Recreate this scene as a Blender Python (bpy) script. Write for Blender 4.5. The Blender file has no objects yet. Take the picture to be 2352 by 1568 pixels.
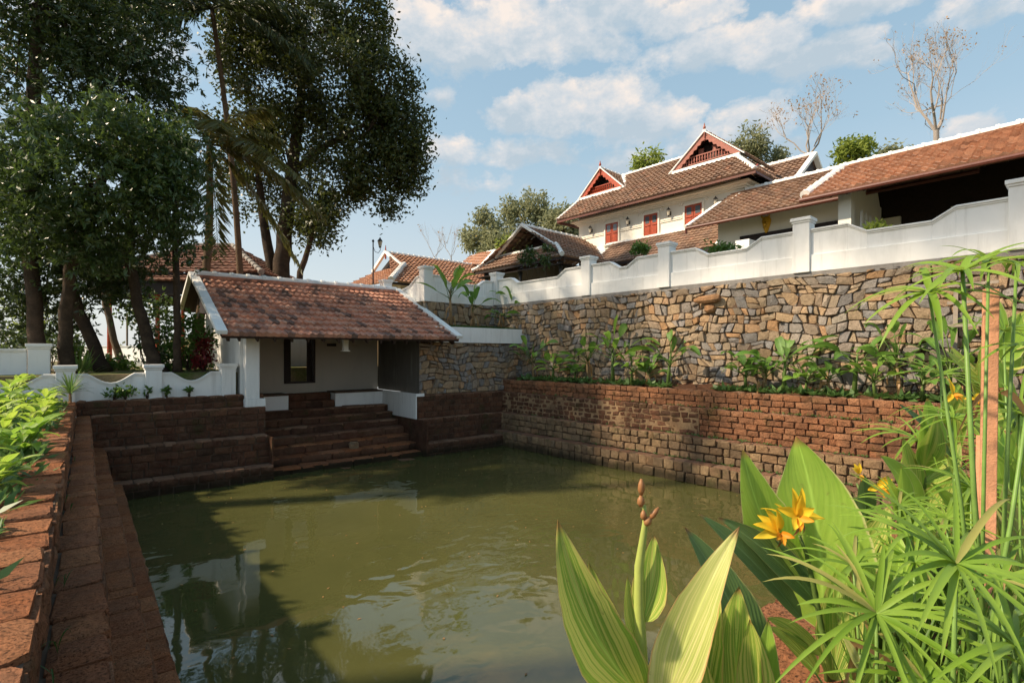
import bpy, math, random
import numpy as np
from mathutils import Vector, Matrix
random.seed(7)
RNG = np.random.default_rng(7)
SC = bpy.context.scene
COL = SC.collection
R = math.radians

# ---------------------------------------------------------------- camera
# world: X runs along the far side of the pond, Y along its left side, Z = 0 at eye height
F_PX, CX_PX, HY_PX = 1200.0, 1176.0, 812.0
YAW = R(39.3)
CA, SA = math.cos(YAW), math.sin(YAW)
cam_d = bpy.data.cameras.new('camera')
cam = bpy.data.objects.new('camera', cam_d)
COL.objects.link(cam)
cam.location = (0, 0, 0)
cam.rotation_euler = (R(90), 0, -YAW)
cam_d.sensor_width = 36
cam_d.lens = 36 * F_PX / 2352
cam_d.shift_y = 28 / 2352
cam_d.clip_start = 0.05
cam_d.clip_end = 3000
SC.camera = cam

# ---------------------------------------------------------------- view, sun, sky
SC.view_settings.view_transform = 'Standard'
SC.view_settings.look = 'None'
SC.view_settings.exposure = 0.84
SC.view_settings.gamma = 1.0
SUN = Vector((-1.0, 0.55, 1.0)).normalized()       # towards the sun
sun_d = bpy.data.lights.new('sun', 'SUN')
sun_d.energy = 4.1
sun_d.angle = R(1.6)
sun_d.color = (1.0, 0.82, 0.60)
sun = bpy.data.objects.new('sun', sun_d)
COL.objects.link(sun)
sun.rotation_euler = SUN.to_track_quat('Z', 'Y').to_euler()
sun.location = (-20, 10, 30)

W = bpy.data.worlds.new('World')
SC.world = W
W.use_nodes = True
nt = W.node_tree
nt.nodes.clear()
def wn(t, **k):
    n = nt.nodes.new(t)
    for a, b in k.items(): setattr(n, a, b)
    return n
def wm(op, a, b=None, c=None):
    n = wn('ShaderNodeMath', operation=op)
    for i, x in enumerate((a, b, c)):
        if x is None: continue
        if isinstance(x, (int, float)): n.inputs[i].default_value = x
        else: nt.links.new(x, n.inputs[i])
    return n.outputs[0]
sky = wn('ShaderNodeTexSky', sky_type='NISHITA')
sky.sun_disc = False
sky.sun_elevation = math.asin(SUN.z)
sky.sun_rotation = math.atan2(SUN.x, SUN.y)
sky.air_density = 1.0
sky.dust_density = 2.5
sky.ozone_density = 1.6
SKY_STRENGTH = 0.14
tc = wn('ShaderNodeTexCoord')
sep = wn('ShaderNodeSeparateXYZ')
nt.links.new(tc.outputs['Generated'], sep.inputs[0])
az = wm('ARCTAN2', sep.outputs[0], sep.outputs[1])
el = wm('ARCSINE', sep.outputs[2])
comb = wn('ShaderNodeCombineXYZ')
nt.links.new(az, comb.inputs[0])
nt.links.new(wm('MULTIPLY', el, 1.5), comb.inputs[1])
def wnoise(scale, detail, rough=0.6, off=0.0):
    n = wn('ShaderNodeTexNoise')
    n.inputs['Scale'].default_value = scale
    n.inputs['Detail'].default_value = detail
    n.inputs['Roughness'].default_value = rough
    m = wn('ShaderNodeVectorMath', operation='ADD')
    m.inputs[1].default_value = (off, off * 0.7, off * 1.3)
    nt.links.new(comb.outputs[0], m.inputs[0])
    nt.links.new(m.outputs[0], n.inputs['Vector'])
    return n.outputs[0]
n_big = wm('ADD', wm('MULTIPLY', wnoise(10, 10, 0.62), 0.72), wm('MULTIPLY', wnoise(34, 6, 0.6, 3.1), 0.28))
n_shade = wnoise(14, 8, 0.62, 0.022)
def blob_dir(px, py):
    a = math.atan((px - CX_PX) / F_PX)
    return a + YAW, math.atan((HY_PX - py) / F_PX * math.cos(a))
# cumulus groups of the sky: azimuth, elevation, half sizes (radians), weight
CLOUDS = [(960, 70, 85, 70, 1.0), (1060, 95, 150, 60, 1.05), (1210, 60, 200, 75, 1.0), (1400, 20, 190, 60, 0.9), (1330, 100, 170, 45, 0.75),
          (1570, 45, 140, 50, 0.8), (1640, 105, 150, 45, 1.0), (1760, 100, 120, 52, 1.1), (1900, 118, 150, 38, 1.0), (2010, 125, 80, 32, .8),
          (1960, 8, 260, 42, 0.85), (2270, 20, 200, 60, 0.7),
          (1185, 262, 80, 46, 1.05), (1290, 250, 100, 62, 1.15), (1390, 245, 110, 70, 1.1), (1500, 278, 110, 48, 0.95), (1720, 292, 120, 52, 1.0), (1610, 320, 90, 40, .7),
          (1060, 345, 110, 34, 0.75), (1190, 350, 180, 38, 0.8), (1440, 385, 110, 40, 0.75), (1080, 420, 260, 40, 0.45),
          (2220, 298, 75, 34, 0.95), (1000, 225, 60, 26, 0.5), (1850, 330, 90, 40, .5), (700, 60, 300, 80, .8), (300, 120, 300, 90, .7)]
tot = None; tot_s = None; mx = None
for px, py, rx, ry, w in CLOUDS:
    a0, e0 = blob_dir(px, py)
    k = math.cos(a0 - YAW) ** 2
    ra, re = rx / F_PX * k, ry / F_PX * math.cos(a0 - YAW)
    da = wm('DIVIDE', wm('SUBTRACT', az, a0), ra)
    de = wm('DIVIDE', wm('SUBTRACT', el, e0), re)
    d2 = wm('ADD', wm('MULTIPLY', da, da), wm('MULTIPLY', de, de))
    v = wm('MULTIPLY', wm('EXPONENT', wm('MULTIPLY', d2, -1.0)), w)
    s = wm('MULTIPLY', v, de)
    tot = v if tot is None else wm('ADD', tot, v)
    tot_s = s if tot_s is None else wm('ADD', tot_s, s)
    mx = v if mx is None else wm('MAXIMUM', mx, v)
dens = wm('ADD', wm('MULTIPLY', wm('SUBTRACT', n_big, 0.5), 2.0), mx)
def ramp(src, stops, interp='LINEAR'):
    n = wn('ShaderNodeValToRGB')
    n.color_ramp.interpolation = interp
    e = n.color_ramp.elements
    while len(e) < len(stops): e.new(0.5)
    for i, (p, c) in enumerate(stops):
        e[i].position = p
        e[i].color = c if len(c) == 4 else (*c, 1)
    nt.links.new(src, n.inputs[0])
    return n.outputs[0]
mask = ramp(dens, [(0.33, (0, 0, 0)), (0.46, (.45, .45, .45)), (0.64, (.95, .95, .95))])
updown = wm('DIVIDE', tot_s, wm('ADD', tot, 0.05))
sh = wm('ADD', wm('ADD', wm('MULTIPLY', updown, 0.55), 0.35), wm('MULTIPLY', wm('SUBTRACT', n_shade, 0.5), 2.8))
CK = 1.0 / SKY_STRENGTH
ccol = ramp(sh, [(0.0, (.285 * CK / 8, .34 * CK / 8, .385 * CK / 8)), (0.45, (.385 * CK / 8, .405 * CK / 8, .425 * CK / 8)), (1.0, (.56 * CK / 8, .495 * CK / 8, .445 * CK / 8))])
cmul = wn('ShaderNodeVectorMath', operation='SCALE')
cmul.inputs['Scale'].default_value = 8.0
nt.links.new(ccol, cmul.inputs[0])
# sky colour, with the pale band of damp air low over the horizon
hz = ramp(el, [(0.0, (.85, .85, .85)), (0.30, (.75, .75, .75)), (0.75, (.6, .6, .6))])
hcol = ramp(el, [(0.0, (.46, .47, .46)), (0.16, (.36, .40, .405)), (0.36, (.24, .335, .375)), (0.75, (.17, .28, .34))])
hsc = wn('ShaderNodeVectorMath', operation='SCALE'); hsc.inputs['Scale'].default_value = 1.0 / SKY_STRENGTH; nt.links.new(hcol, hsc.inputs[0])
hmix = wn('ShaderNodeMix', data_type='RGBA')
nt.links.new(hz, hmix.inputs[0])
nt.links.new(sky.outputs[0], hmix.inputs[6])
nt.links.new(hsc.outputs[0], hmix.inputs[7])
cm = wn('ShaderNodeMix', data_type='RGBA')
nt.links.new(mask, cm.inputs[0])
nt.links.new(hmix.outputs[2], cm.inputs[6])
nt.links.new(cmul.outputs[0], cm.inputs[7])
bg = wn('ShaderNodeBackground')
bg.inputs[1].default_value = SKY_STRENGTH
nt.links.new(cm.outputs[2], bg.inputs[0])
wo = wn('ShaderNodeOutputWorld')
nt.links.new(bg.outputs[0], wo.inputs[0])
SC.cycles.max_bounces = 6
SC.cycles.diffuse_bounces = 3
SC.cycles.glossy_bounces = 3
SC.cycles.transmission_bounces = 4
SC.cycles.transparent_max_bounces = 6
SC.cycles.use_adaptive_sampling = True
SC.cycles.adaptive_threshold = 0.015
SC.cycles.use_denoising = True

# ---------------------------------------------------------------- geometry helpers
def ray(px, py):
    p = (px - CX_PX) / F_PX
    return Vector((p * CA + SA, -p * SA + CA, -(py - HY_PX) / F_PX))
def PD(px, py, d): return ray(px, py) * d                    # at a distance along the view axis
def PZ(px, py, z): r = ray(px, py); return r * (z / r.z)     # on a level plane
def PY(px, py, y): r = ray(px, py); return r * (y / r.y)     # on a plane across the pond
def PX(px, py, x): r = ray(px, py); return r * (x / r.x)
TH = R(2.8)                                                  # right bank and house are turned by this
CT, ST = math.cos(TH), math.sin(TH)
def H(x, y, z): return Vector((x * CT - y * ST, x * ST + y * CT, z))
def toH(v): return Vector((v.x * CT + v.y * ST, -v.x * ST + v.y * CT, v.z))
def HX(px, py, x):                                           # on a plane parallel to the right bank
    r = toH(ray(px, py)); return r * (x / r.x)
IDF = lambda x, y, z: Vector((x, y, z))
MW = {}

class MB:
    def __init__(s): s.v = []; s.f = []; s.m = []; s.r = []; s.uv = {}
    def add(s, vs, fs, mat=0, rnd=None, uvs=None):
        b = len(s.v)
        s.v += [tuple(v) for v in vs]
        for f in fs:
            s.f.append(tuple(i + b for i in f)); s.m.append(mat)
            s.r.append(random.random() if rnd is None else rnd)
        if uvs:
            for i, u in enumerate(uvs): s.uv[b + i] = u
        return s
    def quad(s, a, b, c, d, mat=0, rnd=None): return s.add([a, b, c, d], [(0, 1, 2, 3)], mat, rnd)
    def hexa(s, c, mat=0, rnd=None):
        r = random.random() if rnd is None else rnd
        return s.add(c, [(3, 2, 1, 0), (4, 5, 6, 7), (0, 1, 5, 4), (1, 2, 6, 5), (2, 3, 7, 6), (3, 0, 4, 7)], mat, r)
    def box(s, x0, x1, y0, y1, z0, z1, fr=IDF, mat=0, rnd=None):
        return s.hexa([fr(x0, y0, z0), fr(x1, y0, z0), fr(x1, y1, z0), fr(x0, y1, z0), fr(x0, y0, z1), fr(x1, y0, z1), fr(x1, y1, z1), fr(x0, y1, z1)], mat, rnd)
    def beam(s, a, b, w, h, up=(0, 0, 1), mat=0, rnd=None):
        a, b = Vector(a), Vector(b); d = (b - a).normalized(); up = Vector(up)
        sd = d.cross(up).normalized() * (w / 2); u = sd.cross(d).normalized() * (h / 2)
        return s.hexa([a - sd - u, a + sd - u, b + sd - u, b - sd - u, a - sd + u, a + sd + u, b + sd + u, b - sd + u], mat, rnd)
    def prism(s, poly, vec, mat=0, rnd=None):
        n = len(poly); vec = Vector(vec); p = [Vector(q) for q in poly]
        r = random.random() if rnd is None else rnd
        nrm = sum(((p[i]).cross(p[(i + 1) % n]) for i in range(n)), Vector())
        if nrm.dot(vec) > 0: p = p[::-1]
        return s.add(p + [q + vec for q in p], [tuple(range(n)), tuple(range(2 * n - 1, n - 1, -1))] + [(i + n, (i + 1) % n + n, (i + 1) % n, i) for i in range(n)], mat, r)
    def tube(s, pts, rad, n=8, mat=0, rnd=None, cap=True):
        pts = [Vector(p) for p in pts]; k = len(pts)
        if not hasattr(rad, '__len__'): rad = [rad] * k
        vs = []; ref = None
        for i, p in enumerate(pts):
            t = (pts[min(i + 1, k - 1)] - pts[max(i - 1, 0)])
            t = t.normalized() if t.length > 1e-9 else Vector((0, 0, 1))
            if ref is None: ref = Vector((1, 0, 0)) if abs(t.x) < .8 else Vector((0, 1, 0))
            a = (ref - t * ref.dot(t)).normalized(); ref = a; b = t.cross(a)
            vs += [p + (a * math.cos(6.28318 * j / n) + b * math.sin(6.28318 * j / n)) * rad[i] for j in range(n)]
        fs = [(i * n + j, i * n + (j + 1) % n, (i + 1) * n + (j + 1) % n, (i + 1) * n + j) for i in range(k - 1) for j in range(n)]
        if cap: fs += [tuple(range(n - 1, -1, -1)), tuple((k - 1) * n + j for j in range(n))]
        return s.add(vs, fs, mat, random.random() if rnd is None else rnd)
    def lathe(s, c, prof, n=14, mat=0, rnd=None):
        c = Vector(c)
        return s.tube([c + Vector((0, 0, z)) for r, z in prof], [r for r, z in prof], n, mat, rnd) if all(prof[i + 1][1] > prof[i][1] for i in range(len(prof) - 1)) else s._lathe(c, prof, n, mat, rnd)
    def _lathe(s, c, prof, n, mat, rnd):
        vs = [c + Vector((r * math.cos(6.28318 * j / n), r * math.sin(6.28318 * j / n), z)) for r, z in prof for j in range(n)]
        return s.add(vs, [(i * n + j, i * n + (j + 1) % n, (i + 1) * n + (j + 1) % n, (i + 1) * n + j) for i in range(len(prof) - 1) for j in range(n)], mat, rnd or 0.5)
    def build(s, name, mats, parent=None, smooth=False, bevel=0, base=None):
        mats = mats if isinstance(mats, (list, tuple)) else [mats]
        me = bpy.data.meshes.new(name)
        if parent is not None:
            mw = MW[parent.name]; inv = mw.inverted()
        else:
            if base is None:
                a = np.array(s.v); lo, hi = a.min(0), a.max(0)
                base = ((lo[0] + hi[0]) / 2, (lo[1] + hi[1]) / 2, lo[2])
            mw = Matrix.Translation(base); inv = mw.inverted()
        me.from_pydata([inv @ Vector(v) for v in s.v], [], s.f)
        return finish(me, name, mats, parent, s.m, s.r, s.uv, smooth, bevel, mw)

def finish(me, name, mats, parent, mi, rn, uv, smooth, bevel, mw):
    for m in mats: me.materials.append(m)
    if len(mats) > 1: me.polygons.foreach_set('material_index', mi)
    at = me.attributes.new('rnd', 'FLOAT', 'FACE')
    at.data.foreach_set('value', np.asarray(rn, dtype=np.float32))
    if uv:
        l = me.uv_layers.new(name='UVMap')
        vi = np.zeros(len(me.loops), dtype=np.int32); me.loops.foreach_get('vertex_index', vi)
        arr = np.array([uv.get(int(i), (0, 0)) for i in vi], dtype=np.float32).ravel()
        l.data.foreach_set('uv', arr)
    if smooth: me.polygons.foreach_set('use_smooth', [True] * len(me.polygons))
    me.update()
    o = bpy.data.objects.new(name, me)
    COL.objects.link(o)
    if parent is not None: o.parent = parent
    else: o.matrix_world = mw
    MW[o.name] = mw
    if bevel:
        b = o.modifiers.new('bevel', 'BEVEL'); b.width = bevel; b.segments = 2; b.limit_method = 'ANGLE'
    return o

def thing(name, label, cat, loc=(0, 0, 0), rotz=0, group=None):
    o = bpy.data.objects.new(name, None); COL.objects.link(o)
    o.empty_display_size = 0.2
    o.location = loc; o.rotation_euler = (0, 0, rotz)
    MW[o.name] = Matrix.Translation(Vector(loc)) @ Matrix.Rotation(rotz, 4, 'Z')
    return tag(o, label, cat, group)
def tag(o, label, cat, group=None, kind=None):
    o['label'] = label; o['category'] = cat
    if group: o['group'] = group
    if kind: o['kind'] = kind
    return o
def struct(o): o['kind'] = 'structure'; return o
def dup(root, loc, rotz, label, scale=1.0, group=None):
    r = root.copy(); COL.objects.link(r); r.location = loc; r.rotation_euler = (0, 0, rotz); r.scale = (scale,) * 3
    r['label'] = label
    if group: r['group'] = group
    for ch in list(root.children):
        c = ch.copy(); COL.objects.link(c); c.parent = r
        for g in list(ch.children):
            d = g.copy(); COL.objects.link(d); d.parent = c
    return r

# ---------------------------------------------------------------- materials
def new_mat(name):
    m = bpy.data.materials.new(name); m.use_nodes = True
    m.node_tree.nodes.clear(); return m, m.node_tree
class NT:
    def __init__(s, t): s.t = t
    def n(s, typ, **k):
        n = s.t.nodes.new(typ)
        for a, b in k.items(): setattr(n, a, b)
        return n
    def l(s, a, b): s.t.links.new(a, b)
    def set(s, sock, x):
        if hasattr(x, 'node'): s.l(x, sock)
        elif isinstance(x, (tuple, list)) and len(x) == 3 and sock.type == 'RGBA': sock.default_value = (*x, 1)
        else: sock.default_value = x
    def math(s, op, a, b=0.0, c=0.0, clamp=False):
        n = s.n('ShaderNodeMath', operation=op, use_clamp=clamp)
        for i, x in enumerate((a, b, c)): s.set(n.inputs[i], x)
        return n.outputs[0]
    def mix(s, f, a, b, blend='MIX'):
        n = s.n('ShaderNodeMix', data_type='RGBA', blend_type=blend)
        s.set(n.inputs[0], f); s.set(n.inputs[6], a); s.set(n.inputs[7], b)
        return n.outputs[2]
    def ramp(s, src, stops, interp='LINEAR'):
        n = s.n('ShaderNodeValToRGB'); n.color_ramp.interpolation = interp
        e = n.color_ramp.elements
        while len(e) < len(stops): e.new(0.5)
        for i, (p, c) in enumerate(stops):
            e[i].position = p
            e[i].color = (c, c, c, 1) if isinstance(c, (int, float)) else (*c, 1)
        s.l(src, n.inputs[0]); return n.outputs[0]
    def pos(s): return s.n('ShaderNodeNewGeometry').outputs['Position']
    def noise(s, scale, detail=4, rough=0.6, vec=None, dist=0.0, sc=(1, 1, 1)):
        n = s.n('ShaderNodeTexNoise')
        v = vec if vec is not None else s.pos()
        if sc != (1, 1, 1):
            m = s.n('ShaderNodeVectorMath', operation='MULTIPLY'); s.l(v, m.inputs[0]); m.inputs[1].default_value = sc; v = m.outputs[0]
        s.l(v, n.inputs['Vector'])
        n.inputs['Scale'].default_value = scale; n.inputs['Detail'].default_value = detail
        n.inputs['Roughness'].default_value = rough; n.inputs['Distortion'].default_value = dist
        return n.outputs[0]
    def vor(s, scale, feature='F1', out=0):
        n = s.n('ShaderNodeTexVoronoi', feature=feature); s.l(s.pos(), n.inputs['Vector'])
        n.inputs['Scale'].default_value = scale; return n.outputs[out]
    def rnd(s): return s.n('ShaderNodeAttribute', attribute_name='rnd').outputs['Fac']
    def bump(s, h, strength=0.5, dist=0.02, normal=None):
        n = s.n('ShaderNodeBump'); s.l(h, n.inputs['Height'])
        n.inputs['Strength'].default_value = strength; n.inputs['Distance'].default_value = dist
        if normal is not None: s.l(normal, n.inputs['Normal'])
        return n.outputs[0]
    def out(s, sh):
        o = s.n('ShaderNodeOutputMaterial'); s.l(sh, o.inputs[0])
    def pbsdf(s, col, rough=0.8, normal=None, spec=0.3, metal=0.0):
        b = s.n('ShaderNodeBsdfPrincipled')
        s.set(b.inputs['Base Color'], col); s.set(b.inputs['Roughness'], rough)
        b.inputs['Specular IOR Level'].default_value = spec; b.inputs['Metallic'].default_value = metal
        if normal is not None: s.l(normal, b.inputs['Normal'])
        return b.outputs[0]

def m_plain(name, col, rough=0.6, var=0.15, nscale=6, bump=0.15, spec=0.3, metal=0):
    m, t = new_mat(name); g = NT(t)
    n = g.noise(nscale, 5)
    c = g.mix(g.ramp(n, [(0.3, 0.0), (0.7, 1.0)]), tuple(x * (1 - var) for x in col), tuple(min(1, x * (1 + var)) for x in col))
    c = g.mix(g.math('MULTIPLY', g.rnd(), 0.5), c, tuple(x * (1 - var) for x in col))
    g.out(g.pbsdf(c, rough, g.bump(g.noise(nscale * 6, 4), bump, 0.01), spec, metal))
    return m
def m_plaster(name, col, dirt=(.42, .40, .36), amt=0.35):
    m, t = new_mat(name); g = NT(t)
    a = g.ramp(g.noise(1.1, 6, .65, sc=(1, 1, .35)), [(0.50, 0.0), (0.78, amt)])
    b = g.ramp(g.noise(7, 5, .7), [(0.5, 0.0), (0.85, amt * 0.5)])
    c = g.mix(a, col, dirt); c = g.mix(b, c, tuple(x * .8 for x in col))
    s_ = g.ramp(g.noise(5, 5, .65, sc=(1, 1, .07)), [(0.55, 0.0), (0.80, amt * 1.1)]); c = g.mix(s_, c, (.30, .285, .25))
    g.out(g.pbsdf(c, 0.75, g.bump(g.noise(45, 4), 0.12, 0.006), 0.25))
    return m
def m_tile(name, cols, grime=0.5):
    m, t = new_mat(name); g = NT(t)
    r = g.rnd()
    c = g.ramp(r, [(i / (len(cols) - 1), x) for i, x in enumerate(cols)])
    st = g.ramp(g.noise(1.6, 6, .7), [(0.45, 0.0), (0.68, grime)])
    c = g.mix(st, c, (.075, .055, .045))
    sp = g.ramp(g.noise(18, 5, .7), [(0.45, 0.0), (0.75, 0.45)])
    c = g.mix(sp, c, (.12, .075, .05))
    g.out(g.pbsdf(c, 0.85, g.bump(g.noise(40, 4), 0.3, 0.008), 0.2))
    return m
def m_stone(name, cols, pit=0.6, scale=1.0, stain=0.5, stcol=(.035, .028, .02), rough=0.92, wet=False):
    m, t = new_mat(name); g = NT(t)
    c = g.ramp(g.rnd(), [(i / (len(cols) - 1), x) for i, x in enumerate(cols)])
    n = g.noise(9 * scale, 8, .72)
    c = g.mix(g.ramp(n, [(0.3, 0.0), (0.62, 0.75)]), c, g.mix(0.5, c, (.03, .02, .013)), 'MIX')
    pores = g.ramp(g.noise(42 * scale, 6, .75), [(0.36, 1.0), (0.47, 0.0)])
    c = g.mix(g.math('MULTIPLY', pores, pit), c, (.02, .012, .008))
    c = g.mix(g.ramp(g.noise(3.1 * scale, 7, .75), [(.42, 0.), (.7, .5)]), c, g.mix(.5, c, (.30, .20, .13)))
    st = g.ramp(g.noise(0.75, 6, .68), [(0.47, 0.0), (0.68, stain)])
    c = g.mix(st, c, stcol)
    if wet:
        zz = g.n('ShaderNodeSeparateXYZ'); g.l(g.pos(), zz.inputs[0])
        wl = g.math('ADD', zz.outputs[2], g.math('MULTIPLY', g.math('SUBTRACT', g.noise(2.2, 5, .7), .5), .35))
        wn_ = g.n('ShaderNodeMapRange'); g.l(wl, wn_.inputs[0]); wn_.inputs[1].default_value = -3.62; wn_.inputs[2].default_value = -3.86
        c = g.mix(g.math('MULTIPLY', wn_.outputs[0], .8), c, (.022, .022, .012))
        ms = g.ramp(g.noise(1.3, 6, .7), [(.56, 0.), (.68, .55)]); c = g.mix(ms, c, (.055, .065, .02))
    h = g.math('ADD', g.math('MULTIPLY', g.noise(14 * scale, 8, .75), 1.0), g.math('MULTIPLY', pores, -0.35))
    g.out(g.pbsdf(c, rough, g.bump(h, 1.0, 0.035 * (1 + pit)), 0.15))
    return m
def m_leaf(name, c0, c1, trans=0.35, tcol=None, rough=0.45, spec=0.4, extra=None):
    m, t = new_mat(name); g = NT(t)
    c = g.mix(g.rnd(), c0, c1)
    n = g.ramp(g.noise(3, 3), [(0.3, 0.0), (0.7, 1.0)])
    c = g.mix(g.math('MULTIPLY', n, 0.4), c, tuple(x * .6 for x in c0))
    if extra: c = g.mix(g.ramp(g.rnd(), [(0.955, 0.0), (0.965, 1.0)], 'CONSTANT'), c, extra)
    p = g.pbsdf(c, rough, None, spec)
    tr = g.n('ShaderNodeBsdfTranslucent')
    g.l(g.mix(0.5, c, tcol or tuple(min(1, x * 2.0) for x in c1)), tr.inputs[0])
    mx = g.n('ShaderNodeMixShader'); mx.inputs[0].default_value = trans
    g.l(p, mx.inputs[1]); g.l(tr.outputs[0], mx.inputs[2]); g.out(mx.outputs[0])
    return m
def m_blade(name, green, dark, yellow, stripe=0.5, edge=(.75, .70, .38), trans=0.35, freq=26.0, slant=1.5, vs=.22):
    """broad leaf: midrib, slanting veins, optional cream stripes (UV: across, along)"""
    m, t = new_mat(name); g = NT(t)
    uv = g.n('ShaderNodeUVMap'); sp = g.n('ShaderNodeSeparateXYZ'); g.l(uv.outputs[0], sp.inputs[0])
    ax = g.math('ABSOLUTE', g.math('SUBTRACT', sp.outputs[0], 0.5))
    ph = g.math('SUBTRACT', g.math('MULTIPLY', sp.outputs[1], freq), g.math('MULTIPLY', ax, freq * slant))
    cv = g.n('ShaderNodeCombineXYZ'); g.l(ph, cv.inputs[0]); g.l(g.math('MULTIPLY', ax, 1.2), cv.inputs[1]); g.l(g.math('MULTIPLY', g.rnd(), 37.0), cv.inputs[2])
    sn = g.noise(1.0, 3, .6, vec=cv.outputs[0])
    c = g.mix(g.ramp(g.noise(7, 3), [(0.35, 0.0), (0.7, 1.0)]), green, dark)
    sm = g.ramp(sn, [(0.47, 0.0), (0.56, stripe)])
    c = g.mix(sm, c, yellow)
    vein = g.math('SINE', g.math('MULTIPLY', ph, 6.283))
    c = g.mix(g.ramp(vein, [(0.6, 0.0), (1.0, vs)]), c, tuple(min(1, x * 1.9) for x in green))
    mid = g.ramp(ax, [(0.0, 0.7), (0.035, 0.0)])
    c = g.mix(mid, c, tuple(min(1, x * 1.6 + .05) for x in green))
    ed = g.ramp(ax, [(0.470, 0.0), (0.485, 0.85)])
    c = g.mix(ed, c, edge)
    tip = g.ramp(sp.outputs[1], [(0.93, 0.0), (0.975, 0.85)])
    c = g.mix(tip, c, (.30, .13, .06))
    blot = g.ramp(g.noise(16, 5, .7), [(0.63, 0.0), (0.72, 0.65)])
    c = g.mix(blot, c, (.16, .12, .04))
    p = g.pbsdf(c, 0.42, g.bump(g.math('ADD', g.math('MULTIPLY', vein, vs * 4), g.math('MULTIPLY', g.noise(25, 3), 1.2)), 0.25, 0.003), 0.4)
    tr = g.n('ShaderNodeBsdfTranslucent'); g.l(g.mix(0.35, c, tuple(min(1, x * 2.2) for x in green)), tr.inputs[0])
    mx = g.n('ShaderNodeMixShader'); mx.inputs[0].default_value = trans
    g.l(p, mx.inputs[1]); g.l(tr.outputs[0], mx.inputs[2]); g.out(mx.outputs[0])
    return m

WHITE = m_plaster('white_plaster', (.84, .83, .80), amt=0.34)
CREAM = m_plaster('cream_plaster', (.78, .74, .65), (.62, .55, .44), 0.2)
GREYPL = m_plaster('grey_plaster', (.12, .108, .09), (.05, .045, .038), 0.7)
TILE = m_tile('terracotta_tile', [(.66, .32, .21), (.60, .27, .17), (.70, .38, .26), (.54, .24, .16), (.64, .31, .21), (.32, .18, .14), (.17, .115, .095)], 0.5)
TILE_H = m_tile('weathered_tile', [(.315, .205, .145), (.28, .18, .125), (.345, .22, .15), (.255, .165, .12), (.305, .195, .135), (.215, .145, .11), (.38, .205, .135)], 0.45)
TILE_D = m_tile('dark_tile', [(.21, .105, .075), (.17, .085, .062), (.24, .12, .085), (.14, .075, .055)], 0.5)
TILE_R = m_tile('orange_tile', [(.46, .24, .15), (.41, .215, .135), (.49, .265, .165), (.39, .205, .13), (.35, .19, .125)], 0.3)
LAT = m_stone('laterite', [(.47, .205, .10), (.385, .165, .08), (.52, .245, .125), (.30, .13, .065), (.43, .20, .105)], 0.6, 1.0, 0.55, wet=True)
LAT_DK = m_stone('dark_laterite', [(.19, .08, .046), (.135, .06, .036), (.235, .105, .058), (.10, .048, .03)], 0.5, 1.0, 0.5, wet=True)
LAT_W = m_stone('pale_lit_ledge', [(.38, .20, .12), (.29, .14, .085), (.44, .26, .165), (.24, .12, .07)], 0.4, 1.2, 0.35, (.10, .07, .05))  # pale ledge cement, also the light on treads and ledges put into colour
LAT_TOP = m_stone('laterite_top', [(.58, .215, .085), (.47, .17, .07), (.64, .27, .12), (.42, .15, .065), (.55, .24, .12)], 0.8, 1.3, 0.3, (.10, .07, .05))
COURSE = m_stone('coursed_stone', [(.46, .30, .165), (.36, .24, .14), (.52, .35, .19), (.28, .195, .12), (.42, .255, .135)], 0.3, 1.0, 0.5, wet=True)
RUB = m_stone('rubble_stone', [(.40, .37, .34), (.60, .41, .24), (.50, .385, .26), (.66, .38, .19), (.44, .39, .32), (.58, .44, .29), (.51, .35, .21), (.32, .31, .30), (.62, .43, .25), (.46, .36, .25), (.36, .35, .34), (.42, .39, .36), (.33, .31, .30)], 0.12, 1.0, 0.22, (.16, .12, .08))
MORTAR_D = m_plain('dark_joint', (.12, .078, .052), 0.95, 0.3, 5, 0.5)
MORTAR_P = m_stone('pale_mortar', [(.50, .34, .19), (.44, .29, .16)], 0.25, 1.0, 0.97, (.10, .055, .035))
CONC = m_plain('concrete', (.27, .25, .23), 0.9, 0.3, 4, 0.5)
SOIL = m_stone('red_soil', [(.20, .085, .045), (.15, .065, .035)], 0.5, 2.0, 0.4)
REDW = m_plain('red_wood', (.36, .052, .014), 0.4, 0.3, 9, 0.2, 0.45)
PINKW = m_plain('faded_red_wood', (.34, .13, .10), 0.65, 0.25, 8, 0.2)
DKW = m_plain('shade_dark_wood', (.020, .011, .008), 0.55, 0.4, 8, 0.3)  # dark wood, blackened to put the shade of recessed gables and ceilings in colour
SOFFW = m_plain('soffit_wood', (.05, .028, .018), 0.7, 0.4, 8, 0.3)
BLACKM = m_plain('black_metal', (.02, .02, .022), 0.4, 0.2, 8, 0.1, 0.5)
STAKE = m_plain('raw_timber', (.55, .27, .15), 0.75, 0.25, 14, 0.4)
GREYW = m_plain('grey_timber', (.30, .25, .20), 0.85, 0.25, 10, 0.4)
GUTTER = m_plain('gutter_paint', (.12, .035, .022), 0.45, 0.25, 6, 0.1, 0.4)
GLASS = m_plain('dark_glass', (.10, .12, .14), 0.08, 0.1, 3, 0.0, 0.6)
LAMPG = m_plain('lamp_glass', (.55, .50, .40), 0.15, 0.1, 3, 0.0, 0.5)
YEL = m_plain('yellow_paint', (.62, .36, .03), 0.45, 0.3, 12, 0.3)
TERRA = m_plain('terracotta_pot', (.33, .10, .05), 0.6, 0.2, 8, 0.2)
BARK = m_stone('bark', [(.085, .062, .045), (.06, .045, .033), (.11, .08, .06)], 0.4, 1.2, 0.4)
BARK_P = m_stone('pale_bark', [(.26, .20, .145), (.20, .155, .11)], 0.3, 1.0, 0.35)
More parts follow.
